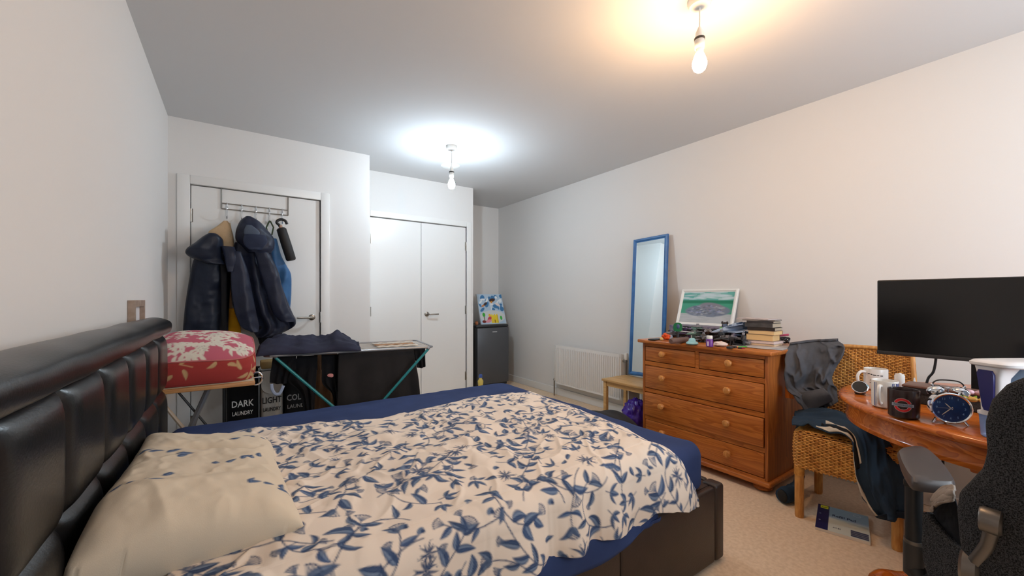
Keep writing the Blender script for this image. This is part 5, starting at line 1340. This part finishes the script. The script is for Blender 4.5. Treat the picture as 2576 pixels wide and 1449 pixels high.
def hand(name, deg, L, w, z, m):
    a = math.radians(90-deg); d = Vector((math.cos(a), math.sin(a), 0)); s_ = Vector((-d.y, d.x, 0))
    b = B().prism([(-.006, -w), (L*.7, -w), (L, 0), (L*.7, w), (-.006, w)], lambda x, y, zz: d*x+s_*y+Vector((0, 0, zz)), z, z+.0007); clk(name, b, m)
M_hand = mat('pale_hand', (224, 216, 200), .4)
hand('hour_hand', 318, .023, .0013, .001, M_hand); hand('minute_hand', 222, .034, .0012, .0018, M_hand); hand('second_hand', 268, .036, .0005, .0026, M_sil)
clk('hub', B().lathe([(.0025, .0008), (.0025, .004)], n=16), M_chrome)
for sx in (-1, 1):
    ax = Vector((sx*.42, .9, 0)).normalized(); M4 = ax.to_track_quat('Z', 'Y').to_matrix().to_4x4()
    c0 = Vector((sx*.029, .049, -.022))
    bl = clk('bell', B().lathe([(.0235, 0), (.024, .003), (.022, .011), (.015, .018), (.005, .021)], c0, 28, M4).lathe([(.0225, .001), (.0225, .0015), (.001, .002)], c0, 28, M4), M_chrome)
    me = B().tube([c0-ax*.006, c0+ax*.026], .003, 8).ell(c0+ax*.026, (.004, .004, .004)).mesh('bell_post'); me.transform(FM); part('bell_post', me, M_chrome, bl)
    clk('foot', B().tube([(sx*.030, -.034, -.012), (sx*.043, -.055, -.004)], [.0045, .003], 8), M_chrome)
clk('foot', B().tube([(0, -.040, -.040), (0, -.0565, -.052)], [.004, .003], 8), M_chrome)
clk('handle', B().tube(crom(np.array([(-.038, .066, -.022), (-.036, .080, -.022), (-.02, .090, -.022), (.02, .090, -.022), (.036, .080, -.022), (.038, .066, -.022)]), 24).tolist(), .0022, 8), M_dark_plastic)
clk('hammer', B().tube([(0, .046, -.022), (0, .062, -.022)], .0018, 6).ell((0, .064, -.022), (.007, .0045, .0045)), M_chrome)

# ---- filter jug
jd = Vector((.84, -.54, 0)).normalized(); js = Vector((-jd.y, jd.x, 0)); p = atz(2461, 1098, .7405)+jd*.004+js*-.03
JM = frame_M((p.x, p.y, .7405), jd, js)
jg = thing('filter_jug', 'white and blue water filter jug at the right end of the desk', 'jug', tuple(p))
def jr(x0, x1, w, z, n=48):
    return [JM @ Vector(((x0+x1)/2+a, q, z)) for a, q in rrect((x1-x0)/2, w/2, 0, n)]
M_jb = mat('blue_tinted_plastic', (148, 172, 214), .15, **{'Transmission Weight': .35, 'IOR': 1.3}); M_jw = mat('jug_white', (226, 224, 224), .3)
part('body', B().rings([jr(.012, .225, .10, 0), jr(.008, .23, .104, .004), jr(.004, .236, .108, .064), jr(.002, .238, .11, .070)]), M_jb, jg)
part('hopper', B().rings([jr(.062, .238, .11, .071), jr(.060, .244, .112, .15), jr(.056, .25, .114, .222)]), mat('hopper_blue', (160, 190, 222), .25), jg)
hd_ = part('handle', B().rings([jr(-.0, .06, .076, .071), jr(-.004, .038, .058, .086), jr(-.010, .028, .052, .14), jr(-.014, .032, .058, .19), jr(-.018, .056, .074, .222)]), M_jw, jg)
gp = [(-.0165, .012, .112), (-.0165, .017, .125), (-.0165, .021, .19), (-.0165, .019, .205), (-.0165, .0, .208)]
poly = [(-.010, .088), (.010, .088), (.014, .10), (.021, .20), (.016, .212), (-.016, .212), (-.021, .20), (-.014, .10)]
part('grip', B().prism(poly, lambda a, q, d: JM @ Vector((-.0055-(q-.088)*.085+d, a, q)), -.006, .004), mat('dark_blue_grip', (38, 40, 104), .25), hd_)
part('lid', B().rings([jr(-.018, .252, .118, .2225), jr(-.022, .258, .124, .226), jr(-.022, .258, .124, .233), jr(-.012, .248, .114, .239), jr(.05, .2, .06, .2415)]), M_jw, jg)
part('collar_band', B().rings([jr(.0005, .2395, .112, .0705), jr(.0005, .2395, .112, .078)]), M_jw, jg)

# ---------------------------------------------------------------- office chair
M_felt = mat('grey_black_felt', (72, 72, 74), .95, (26, 26, 27), scale=420, bump=.3, bscale=420, spec=.1, lo=.38, hi=.62, detail=3.0)
oc = thing('office_chair', 'office chair with a charcoal felt back seen from behind', 'office chair', (1.62, -.04, 0))
zs = np.array([1.035, 1.03, 1.015, .99, .95, .90, .84, .80, .76, .73, .69, .62, .55, .50]); ws = np.array([.02, .07, .11, .142, .164, .173, .170, .176, .196, .212, .216, .212, .2, .185])
zz_ = np.linspace(1.035, .50, 46); wv_ = np.interp(zz_[::-1], zs[::-1], ws[::-1])[::-1]
R = []
for z, w in zip(zz_, wv_):
    xc = 1.335+.05*((z-.75)/.3)**2*0-0.03*(z-.7); ring = []
    for k in range(56):
        t = 2*math.pi*k/56; c_, s_ = math.cos(t), math.sin(t)
        y = w*math.copysign(abs(c_)**.6, c_); x = .036*math.copysign(abs(s_)**.6, s_)*min(1, .4+3*w)
        ring.append(Vector((xc+x+.55*y*y, -.04+y, z)))
    R.append(ring)
bk = part('backrest', B().rings(R), M_felt, oc)
M_chm = mat('grey_cast_metal', (112, 106, 100), .35, metal=.7)
part('back_bracket', B().tube([(1.31, .106, .70), (1.31, .110, .70), (1.31, .135, .702), (1.31, .138, .702)], [.022, .026, .026, .023], 20).tube([(1.318, .120, .69), (1.325, .128, .64), (1.345, .150, .58)], [.013, .012, .014], 10), M_chm, oc)
part('tilt_hinge', B().tube([(1.36, .14, .565), (1.36, .146, .565), (1.36, .166, .565), (1.36, .172, .565)], [.034, .04, .04, .03], 24), M_chm, oc)
part('seat', B().rings([[Vector((1.66+(.29-i_)*math.copysign(abs(math.cos(t))**.5, math.cos(t)), -.04+(.27-i_)*math.copysign(abs(math.sin(t))**.5, math.sin(t)), z)) for t in np.linspace(0, 2*math.pi, 49)[:-1]] for i_, z in ((.05, .44), (.01, .455), (0, .475), (.0, .50), (.012, .52), (.05, .532), (.15, .528))]), M_felt, oc)
def opatch(name, rows, m, lab=None, x=1.42, dx=0.0, par=None):
    Pp = wrinkle(patch([[atx(u, v, xx) for u, v, xx in r] for r in rows], 30, 26), .004, 4, 3, 71)
    return Pp
P = opatch('w', [[(2344, 1288, 1.46), (2338, 1330, 1.47), (2342, 1400, 1.47), (2362, 1470, 1.46)], [(2372, 1330, 1.44), (2370, 1350, 1.45), (2372, 1405, 1.45), (2385, 1470, 1.44)], [(2425, 1372, 1.42), (2420, 1392, 1.42), (2412, 1425, 1.42), (2415, 1470, 1.42)], [(2470, 1400, 1.40), (2465, 1420, 1.40), (2458, 1440, 1.40), (2450, 1480, 1.40)]], None)
solidify(part('seat_wing', gridmesh('seat_wing', P), M_felt, oc), .02)
# arm
pa = [atz(u, v, .70) for u, v in ((2257, 1132), (2272, 1123), (2320, 1120), (2362, 1150), (2398, 1196), (2402, 1212), (2380, 1214), (2310, 1207), (2287, 1196), (2266, 1160))]
cen = sum(pa, Vector())/len(pa)
cl_ = crom(np.array([tuple(q) for q in pa+[pa[0]]]), 60)[:-1]
def lv_(s_, z): return [Vector((cen.x+(q[0]-cen.x)*s_, cen.y+(q[1]-cen.y)*s_, z)) for q in cl_]
M_arm = mat('soft_grey_pad', (70, 64, 62), .42)
part('armrest', B().rings([lv_(.80, .664), lv_(.95, .668), lv_(1.0, .680), lv_(.99, .692), lv_(.93, .700), lv_(.75, .7025), lv_(.3, .702)]), M_arm, oc)
px_ = atz(2306, 1214, .665)
part('arm_post', B().tube([(px_.x+.035, px_.y+.012, .666), (px_.x+.035, px_.y+.012, .48)], .019, 16).box(px_.x+.012, px_.x+.06, px_.y-.008, px_.y+.030, .64, .664, .006), M_black_plastic, oc)
part('arm_sleeve', B().tube([(px_.x+.035, px_.y+.012, .482), (px_.x+.035, px_.y+.012, .395)], .0225, 16), M_dark_plastic, oc)
part('arm_collar', B().tube([(px_.x+.035, px_.y+.012, .482), (px_.x+.035, px_.y+.012, .492)], .0215, 16), M_chm, oc)
part('arm_bar', B().tube(crom(np.array([(px_.x+.035, px_.y+.012, .415), (px_.x+.032, px_.y-.01, .39), (px_.x+.01, px_.y-.10, .385), (1.66, .06, .42)]), 20).tolist(), .024, 12), M_black_plastic, oc)
part('arm_post', B().tube([(px_.x+.035, -.08-px_.y-.012, .66), (px_.x+.035, -.08-px_.y-.012, .34), (1.66, -.14, .42)], .027, 12), M_black_plastic, oc)
part('armrest', B().ell((cen.x, -.08-cen.y, .64), (.17, .05, .02)), M_arm, oc)
part('seat_plate', B().box(1.5, 1.82, -.14, .06, .40, .44, .01), M_dark_plastic, oc)
part('gas_column', B().tube([(1.66, -.04, .09), (1.66, -.04, .40)], [.03, .026], 16), M_black_plastic, oc)
for k in range(5):
    a = 2*math.pi*k/5+.9; d = Vector((math.cos(a), math.sin(a), 0)); q = Vector((1.66, -.04, 0))
    lg_ = part('base_leg', B().tube([q+d*.02+Vector((0, 0, .115)), q+d*.27+Vector((0, 0, .085))], [.026, .018], 10), M_black_plastic, oc)
    part('caster', B().tube([q+d*.27+Vector((-d.y, d.x, 0))*.02+Vector((0, 0, .031)), q+d*.27-Vector((-d.y, d.x, 0))*.02+Vector((0, 0, .031))], .03, 14).tube([q+d*.27+Vector((0, 0, .04)), q+d*.27+Vector((0, 0, .09))], .007, 8), M_dark_plastic, lg_)
# grey jacket stuffed between arm and back
gj = thing('grey_jacket', 'silvery grey jacket with black lining stuffed beside the office chair back', 'jacket', tuple(atx(2375, 1300, 1.44)))
P = opatch('j', [[(2402, 1221, 1.42), (2376, 1226, 1.44), (2352, 1246, 1.45)], [(2404, 1240, 1.40), (2374, 1248, 1.42), (2346, 1266, 1.44)], [(2400, 1262, 1.40), (2370, 1270, 1.42), (2347, 1286, 1.45)]], None)
solidify(part('jacket_shell', gridmesh('jacket_shell', P), cloth('silver_grey_nylon', (150, 136, 124), (120, 110, 100), .4), gj), .006)
P = opatch('l', [[(2402, 1250, 1.425), (2374, 1264, 1.435), (2350, 1282, 1.46)], [(2420, 1310, 1.42), (2390, 1310, 1.43), (2360, 1316, 1.46)], [(2450, 1392, 1.41), (2424, 1372, 1.42), (2384, 1346, 1.45)]], None)
solidify(part('lining', gridmesh('lining', P), M_black_cloth, gj, 'black lining'), .004)

# ---------------------------------------------------------------- bags on the floor by the radiator
n1, n2 = 60, 40; P = []
for i in range(n1):
    f = -1+2*i/(n1-1); row = []
    for j in range(n2):
        t = 2*math.pi*j/n2; rr_ = (1-abs(f)**3)**.45
        x = 2.27+.27*f; y = 2.06+.20*rr_*math.cos(t); z = .165+.165*rr_*math.sin(t)*(1-.25*f)
        z += .012*mnoise.noise((x*9, y*9, z*7)); row.append((x, y, max(.003, z)))
    P.append(row)
hb = solo('holdall', gridmesh('holdall', P, wrapv=True), cloth('charcoal_canvas', (52, 51, 52), (44, 43, 44), .9), 'slumped charcoal holdall on the floor between bed and side table', 'bag')
part('zip', B().tube([(2.02+.5*k/12, 2.06, .33+.0*k-.07*(2*k/12-1)**2-.03*(k/12)) for k in range(13)], .004, 6), M_black_plastic, hb)
P = []
for i in range(28):
    ph = math.pi*i/27; row = []
    for j in range(44):
        t = 2*math.pi*j/44; n_ = 1+.22*mnoise.noise((3*math.cos(t)*math.sin(ph)*2, 3*math.sin(t)*math.sin(ph)*2, 5*math.cos(ph)))+.1*mnoise.noise((9*math.cos(t), 9*math.sin(t), 11*math.cos(ph)))
        row.append((2.80+.115*math.sin(ph)*math.cos(t)*n_, 2.20+.115*math.sin(ph)*math.sin(t)*n_, max(.002, .155-.155*math.cos(ph)*n_)))
    P.append(row)
solo('purple_bag', gridmesh('purple_bag', P, wrapv=True), mat('purple_plastic_film', (72, 40, 164), .25, (52, 26, 130), scale=12), 'crinkled shiny purple bag under the side table', 'bag')
solo('white_board', B().box(2.965, 3.12, 2.412, 2.426, 0.0, .40, .002), M_plastic_w, 'thin white board standing under the side table', 'board')

# ---------------------------------------------------------------- clutter on the chest
ZC = .8535
def on(u, v): return atz(u, v, ZC)
def rx(seed): return random.Random(seed)
GA = dict(grp='model kits on the chest')
def kit(seed, c, L, colors, label, rz, tilt=0.0, wings=2, name='toy_spacecraft', hz=None):
    hz = hz or L*.2
    rn = rx(seed); t = thing(name, label, 'toy', tuple(c), rz, 'toys heaped on the chest')
    M0 = Matrix.Translation((0, 0, hz)) @ Matrix.Rotation(tilt, 4, 'Y')
    b = B(); b.rings([[M0 @ Vector((x, r*math.cos(q)*w_, r*math.sin(q)*.75)) for q in np.linspace(0, 2*math.pi, 11)[:-1]] for x, r, w_ in ((-.5*L, .05*L, 1), (-.42*L, .12*L, 1.1), (-.1*L, .15*L, 1.2), (.2*L, .11*L, 1.1), (.42*L, .06*L, 1), (.52*L, .015*L, 1))])
    part('hull', b, colors[0], t, local=True)
    for k in range(wings):
        s_ = 1 if k % 2 == 0 else -1; zz = (.05 if k < 2 else -.05)*L
        part('wing', B().prism([(-.35*L, .08*L), (.12*L, .08*L), (-.10*L, .42*L), (-.32*L, .45*L)], lambda x, y, d: M0 @ Vector((x, s_*y, zz+d+.12*y*(1 if k < 2 else -1))), 0, .022*L), colors[1 % len(colors)], t, local=True, smooth=False)
    b = B()
    for k in range(9):
        x = rn.uniform(-.42, .25)*L; y = rn.uniform(-.12, .12)*L; s_ = rn.uniform(.03, .07)*L
        b.box(x, x+s_*1.6, y-s_/2, y+s_/2, .07*L, .07*L+s_*1.4, M=M0)
    part('greebles', b, colors[-1], t, local=True, smooth=False)
    for s_ in (-1, 1): part('engine', B().tube([M0 @ Vector((-.55*L, s_*.10*L, 0)), M0 @ Vector((-.3*L, s_*.10*L, 0))], .05*L, 10), colors[-1], t, local=True)
    part('stand', B().lathe([(.10*L, 0), (.09*L, .008), (.02*L, .012), (.015*L, hz)], n=14), M_black_plastic, t, local=True)
    return t
pm = lambda n, c, r=.5: mat('toy_'+n, c, r)
T_lg, T_bl, T_dk, T_pu, T_gn, T_br, T_gy = pm('pale_blue_grey', (168, 186, 212)), pm('steel_blue', (96, 116, 146)), pm('near_black', (44, 44, 48)), pm('muted_purple', (124, 98, 150)), pm('sage', (96, 128, 116)), pm('brown_grey', (96, 86, 80)), pm('mid_grey', (134, 132, 138))
def kp(u, v, x): q = atx(u, v, x); return Vector((q.x, q.y, ZC)), max(.03, q.z-ZC)
def kk(seed, u, v, x, L, cols, lab, rz, tilt, wings):
    q, hz = kp(u, v, x); return kit(seed, q, L, cols, lab, rz, tilt, wings, hz=hz)
kk(1, 1838, 828, 2.90, .25, [T_lg, T_lg, T_bl], 'large pale blue-grey toy spacecraft on top of the heap, right of centre', 2.05, .22, 4)
kk(2, 1722, 828, 2.90, .17, [T_pu, T_gy, T_dk], 'purple and grey toy spacecraft below the picture, left', 1.3, 0, 2)
kk(3, 1752, 838, 2.84, .16, [T_gn, T_gy, T_br], 'sage green toy spacecraft left of the purple bottle', 2.6, .1, 2)
kk(4, 1778, 836, 2.90, .17, [T_br, T_dk, T_gy], 'brown-grey toy spacecraft behind the purple bottle', .6, .2, 4)
kk(5, 1848, 858, 2.78, .17, [T_dk, T_dk, T_gy], 'black toy spacecraft standing before the pale blue one', 1.8, -.1, 4)
kk(6, 1868, 850, 2.93, .17, [T_dk, T_bl, T_dk], 'black and blue toy spacecraft next to the books', 1.1, .15, 4)
kk(7, 1820, 852, 2.80, .14, [T_dk, T_gy, T_br], 'small dark toy spacecraft under the pale blue one', 2.6, .1, 2)
kk(8, 1692, 838, 2.94, .14, [T_gy, T_lg, T_dk], 'grey toy spacecraft behind the green plaque', 1.5, 0, 2)
kk(9, 1800, 845, 2.92, .16, [T_gy, T_dk, T_dk], 'dark grey toy spacecraft in the middle of the heap', 2.0, .3, 4)
kk(10, 1862, 838, 2.96, .15, [T_bl, T_lg, T_dk], 'steel blue toy spacecraft at the back by the books', .9, .1, 2)
kk(11, 1760, 852, 2.76, .12, [T_br, T_gy, T_dk], 'small brown toy spacecraft just behind the aqua lid', 1.0, .05, 4)
kk(12, 1708, 842, 2.80, .12, [T_dk, T_pu, T_dk], 'small black toy spacecraft right of the green plaque', 2.3, .05, 2)
# smaller things, left to right
p = on(1640, 856); solo('phone', B().box(p.x-.01, p.x+.10, p.y-.03, p.y+.03, ZC, ZC+.009, .004), M_black_plastic, 'flat black phone at the left end of the chest', 'phone')
p = on(1663, 856)+Vector((.06, 0, 0)); b = B()
for k in range(7):
    a = k*.9; b.ell(p+Vector((.018*math.cos(a), .020*math.sin(a), .028+.012*math.sin(k*2.1))), (.014, .015, .013), u=10, v=8)
b.ell(p+Vector((0, 0, .02)), (.024, .024, .02))
solo('orange_toy', b, pm('orange', (226, 84, 24), .4), 'knobbly bright orange toy near the left end', 'toy')
p = on(1664, 857); solo('yellow_ball', B().ell(p+Vector((0, 0, .013)), (.013, .013, .013)), pm('pale_yellow', (216, 184, 116)), 'little pale yellow ball in front of the orange toy', 'ball')
p = on(1681, 855)+Vector((.02, 0, 0)); solo('blue_pot', B().lathe([(.016, 0), (.02, .004), (.021, .026), (.017, .032), (.018, .036)], p, 20), T_lg, 'small grey-blue pot between orange toy and green plaque', 'pot')
p = on(1699, 858)+Vector((.03, 0, 0))
gs = thing('green_plaque', 'round green plaque on a dark stem, standing on the chest', 'ornament', tuple(p))
fm_ = frame_M(p+Vector((0, 0, .095)), Vector((0, 0, 1)).cross(Vector((-p.x, -p.y, 0)).normalized()), (0, 0, 1))
b = B().prism([(.031*math.copysign(abs(math.cos(t))**.8, math.cos(t)), (.040 if math.sin(t) > 0 else .026)*math.copysign(abs(math.sin(t))**.6, math.sin(t))) for t in np.linspace(0, 2*math.pi, 33)[:-1]], lambda x, y, d: fm_ @ Vector((x, y, d)), -.006, .006)
pl = part('plaque', b, pm('bottle_green', (18, 108, 66), .3), gs)
part('emblem', B().ell(fm_ @ Vector((.002, .012, .006)), (.004, .018, .011), fm_.to_3x3().to_4x4() @ Matrix.Rotation(math.pi/2, 4, 'Y')), pm('slate_blue', (70, 84, 124), .4), pl)
part('stem', B().lathe([(.016, 0), (.012, .012), (.009, .03), (.011, .07)], p, 14), T_dk, gs)
a, q = on(1687, 866), on(1731, 861); a.z = q.z = ZC+.0205
solo('brown_case', B().tube([a, a+(q-a)*.06, a+(q-a)*.5, a+(q-a)*.94, q], [.015, .020, .020, .019, .014], 16), mat('brown_leather_case', (106, 80, 72), .5), 'brown leather tube case lying on the front edge', 'case')
p = on(1741, 866); solo('blue_dish', B().lathe([(.034, 0), (.040, .006), (.036, .014), (.024, .022), (.020, .036), (.012, .042), (.002, .043)], p, 28), pm('light_aqua', (150, 202, 208), .35), 'pale aqua domed lid shaped like a small hat, front edge', 'lid')
p = on(1785, 872)
pb = thing('pill_bottle', 'small purple labelled bottle with a white cap, front edge', 'bottle', tuple(p))
part('bottle_body', B().lathe([(.018, 0), (.0215, .003), (.0215, .044), (.018, .05)], n=24), pm('purple_label', (108, 44, 140), .35), pb, local=True)
part('label_patch', cyl(band(-.016, -.004, .006, .036, 6), .0215, TOCAM(p)), pm('pale_lilac', (214, 196, 220)), pb, local=True)
part('cap', B().lathe([(.0175, .0505), (.0185, .053), (.0185, .07), (.017, .072)], n=24), M_plastic_w, pb, local=True)
p = on(1808, 872)+Vector((.02, 0, 0)); P = []
for i in range(16):
    ph = math.pi*i/15; P.append([tuple(p+Vector((.042*math.sin(ph)*math.cos(t)*(1+.3*mnoise.noise((math.cos(t)*2, math.sin(t)*2, ph*2))), .042*math.sin(ph)*math.sin(t)*(1+.3*mnoise.noise((math.cos(t)*2, 3, math.sin(t)*2))), max(0, .016-.016*math.cos(ph)+.006*mnoise.noise((t*2, ph*3, 1)))))) for t in np.linspace(0, 2*math.pi, 25)[:-1]])
solo('tissue', gridmesh('tissue', P, wrapv=True), cloth('tissue_paper', (226, 208, 200)), 'crumpled white tissue right of the purple bottle', 'tissue')
def small(name, u, v, dx, b, m, lab, cat): return solo(name, b(on(u, v)+Vector((dx, 0, 0))), m, lab, cat)
small('red_piece', 1800, 866, .07, lambda p: B().ell(p+Vector((0, 0, .028)), (.010, .011, .016)).lathe([(.012, 0), (.010, .015)], p, 12), pm('red', (196, 34, 40), .4), 'small red toy piece right of the bottle cap', 'toy')
small('lime_ball', 1784, 864, .16, lambda p: B().ell(p+Vector((0, 0, .095)), (.012, .012, .012)).lathe([(.014, 0), (.006, .01), (.004, .085)], p, 12), pm('lime', (110, 206, 40), .4), 'lime green ball on a thin stalk in front of the picture', 'toy')
small('dark_figure', 1790, 862, .18, lambda p: B().tube([p, p+Vector((0, 0, .09))], [.018, .013], 10).ell(p+Vector((0, 0, .115)), (.018, .02, .026)).ell(p+Vector((0, .018, .135)), (.006, .008, .012)).ell(p+Vector((0, -.018, .135)), (.006, .008, .012)), pm('charcoal', (52, 44, 48)), 'dark little figure with two ears in front of the picture', 'figurine')
for k, (u0, v0, u1, v1, c, lab) in enumerate(((1834, 877, 1880, 874, (70, 160, 66), 'green pen lying before the black toys'), (1836, 880, 1858, 881, (170, 24, 84), 'magenta pen at the front edge of the chest'), (1846, 876, 1868, 874, (226, 130, 66), 'orange pen beside the green pen'))):
    a, q = on(u0, v0), on(u1, v1); a.x = max(a.x, 2.60); q.x = max(q.x, 2.60); a.z = q.z = ZC+.005; d = (q-a).normalized()
    pn_ = solo('pen', B().tube([a, a+d*.006, q-d*.012, q], [.003, .0048, .0048, .0015], 8), pm('pen_%d' % k, c, .35), lab, 'pen', 'pens on the chest')
    part('pen_cap', B().tube([a-d*.002, a+d*.022], .0053, 8), T_dk, pn_)
p = on(1826, 878)+Vector((.05, 0, 0)); solo('dark_clip', B().box(p.x-.02, p.x+.02, p.y-.014, p.y+.014, ZC, ZC+.014, .004), T_dk, 'small dark clip at the front edge below the tissue', 'clip')
p = on(1868, 868); solo('denim_pouch', B().ell(p+Vector((.02, 0, .018)), (.03, .03, .017)), T_bl, 'small blue pouch against the left side of the books', 'pouch')
def robot(u, v, x, hgt, m, lab, rz):
    q = atx(u, v, x); t = thing('toy_robot', lab, 'toy', (q.x, q.y, ZC), rz, 'little robots in the heap')
    h = hgt
    part('torso', B().box(-.12*h, .12*h, -.2*h, .2*h, .42*h, .74*h, .02*h), m, t, local=True)
    part('head', B().box(-.08*h, .08*h, -.09*h, .09*h, .76*h, .94*h, .02*h).tube([(0, .06*h, .94*h), (0, .10*h, 1.05*h)], .02*h, 6), T_gy, t, local=True)
    for s_ in (-1, 1):
        part('arm', B().tube([(0, s_*.22*h, .70*h), (.04*h, s_*.30*h, .52*h), (.14*h, s_*.28*h, .40*h)], .055*h, 8), m, t, local=True)
        part('leg', B().box(-.08*h, .08*h, s_*.12*h-.06*h, s_*.12*h+.06*h, .05*h, .43*h, .01*h).box(-.10*h, .16*h, s_*.12*h-.08*h, s_*.12*h+.08*h, 0, .08*h, .01*h), m, t, local=True)
robot(1714, 838, 2.86, .085, T_gy, 'grey toy robot standing behind the brown tube case', 2.4)
robot(1770, 846, 2.78, .075, T_br, 'brown toy robot just left of the purple bottle', 3.0)
robot(1815, 846, 2.84, .10, T_dk, 'dark toy robot under the nose of the pale blue spacecraft', 2.7)
robot(1842, 858, 2.74, .075, T_dk, 'black toy robot among the black toys', 3.3)
robot(1870, 858, 2.76, .095, T_dk, 'dark toy robot close to the left side of the books', 2.2)
robot(1735, 836, 2.90, .095, T_pu, 'purple toy robot under the left half of the picture', 2.9)
q = atx(1752, 828, 2.90)
tx = thing('teal_canister', 'sage teal plastic canister with a grey lid below the picture', 'container', (q.x, q.y, ZC))
part('canister', B().box(q.x-.025, q.x+.025, q.y-.035, q.y+.035, ZC, ZC+.095, .006), T_gn, tx)
part('lid', B().box(q.x-.027, q.x+.027, q.y-.037, q.y+.037, ZC+.0955, ZC+.107, .004).tube([(q.x, q.y-.01, ZC+.105), (q.x, q.y-.01, ZC+.122)], .010, 10), T_gy, tx)
a_, q_ = atx(1702, 838, 2.84), atx(1744, 838, 2.80); a_.z = q_.z = ZC+.062
solo('white_stick', B().tube([a_, q_], .0035, 6).tube([a_+(q_-a_)*.1, Vector((a_.x, a_.y, ZC))+(q_-a_)*.1], .003, 6).tube([a_+(q_-a_)*.9, Vector((a_.x, a_.y, ZC))+(q_-a_)*.9], .003, 6), M_plastic_w, 'thin white model railing behind the brown tube case', 'model part')
# cables right of the books
p = on(1972, 866); b = B(); rn = rx(77); pts = []
for k in range(26): a = k*.75; pts.append(tuple(p+Vector((-.03+.035*math.cos(a)+rn.uniform(-.008, .008), .045*math.sin(a*.9)*.7+.0, .008+.04*abs(math.sin(k*.43))))))
solo('cable_tangle', B().tube(crom(np.array(pts), 120).tolist(), .006, 6), M_black_plastic, 'tangle of black cable right of the book stack', 'cable')
p = on(1976, 868); solo('pink_lighter', B().tube([p+Vector((-.05, .03, .062)), p+Vector((-.04, -.035, .075))], .007, 8), pm('pink', (212, 90, 130), .3), 'pink stick lying on the cable tangle', 'stick')
# ---- stack of books on a few sheets of paper
bxF, by0, by1 = 2.835, 1.15, 1.335
for k, (dx, dy, rz, c) in enumerate(((-.10, -.02, .10, (176, 178, 182)), (-.14, .03, -.06, (196, 190, 186)))):
    solo('paper_sheet', B().box(-.12, .17, -.11, .11, 0, .0015, M=Matrix.Translation((2.87+dx*.4, 1.21+dy, ZC+.0005+k*.002)) @ Matrix.Rotation(rz, 4, 'Z')), mat('sheet_%d' % k, c, .7), ('grey printed sheet, lowest under the book stack', 'pale sheet between the grey sheet and the books')[k], 'paper', 'papers under the books', smooth=False)
z = ZC+.0045
books = [  # thickness, width(y), depth(x), dy, rz, cover, spine to camera?, label
    (.016, .180, .125, .004, .02, (206, 180, 168), (232, 204, 170), 'thin pale paperback at the bottom of the book stack'),
    (.017, .172, .125, -.002, -.03, (226, 206, 208), (236, 214, 206), 'thin pink-white paperback, second from the bottom'),
    (.041, .165, .11, .006, .03, (120, 96, 80), (238, 200, 142), 'thick yellowed paperback low in the stack'),
    (.026, .165, .11, -.008, -.05, (196, 160, 130), (240, 206, 150), 'yellowed paperback in the middle of the stack'),
    (.021, .165, .12, -.004, .03, (52, 40, 34), (60, 46, 38), 'dark brown book above the yellowed paperbacks'),
    (.028, .172, .12, .008, -.02, (84, 82, 82), (92, 90, 90), 'grey book with the thicker spine near the top'),
    (.013, .160, .125, .004, .05, (62, 58, 60), (70, 66, 68), 'thin dark book just under the top papers'),
    (.008, .195, .14, .02, .12, (122, 112, 104), (190, 180, 174), 'grey booklet under the topmost pamphlet'),
    (.006, .215, .145, .045, -.10, (220, 206, 204), (230, 220, 216), 'white pamphlet overhanging on top of the stack')]
for th_, wy, dxp, dy, rz, cov, pg, lab in books:
    M0 = Matrix.Translation((bxF+dxp/2, (by0+by1)/2+dy, z)) @ Matrix.Rotation(rz, 4, 'Z')
    t = thing('book', lab, 'book', (bxF+dxp/2, (by0+by1)/2+dy, z), 0, 'books stacked on the chest')
    pgs = sum(pg) > 420; c_ = min(.0016, th_*.2)
    cm = mat('cover_'+lab.replace(' ', '_')[:24], cov, .5, tuple(int(v*.8) for v in cov), scale=30)
    bb = B().box(-dxp/2, dxp/2, -wy/2, wy/2, 0, c_, M=M0).box(-dxp/2, dxp/2, -wy/2, wy/2, th_-c_-.0004, th_-.0004, M=M0)
    if pgs: bb.box(dxp/2-.0015, dxp/2, -wy/2, wy/2, c_, th_-c_-.0004, M=M0)
    else: bb.box(-dxp/2, -dxp/2+.0015, -wy/2, wy/2, c_, th_-c_-.0004, M=M0)
    part('cover', bb, cm, t, smooth=False)
    part('pages', B().box(-dxp/2+.002, dxp/2-.002, -wy/2+.003, wy/2-.003, c_, th_-c_-.0004, M=M0), mat('pages_'+lab.replace(' ', '_')[:24], pg if pgs else (196, 180, 156), .85), t, smooth=False)
    z += th_
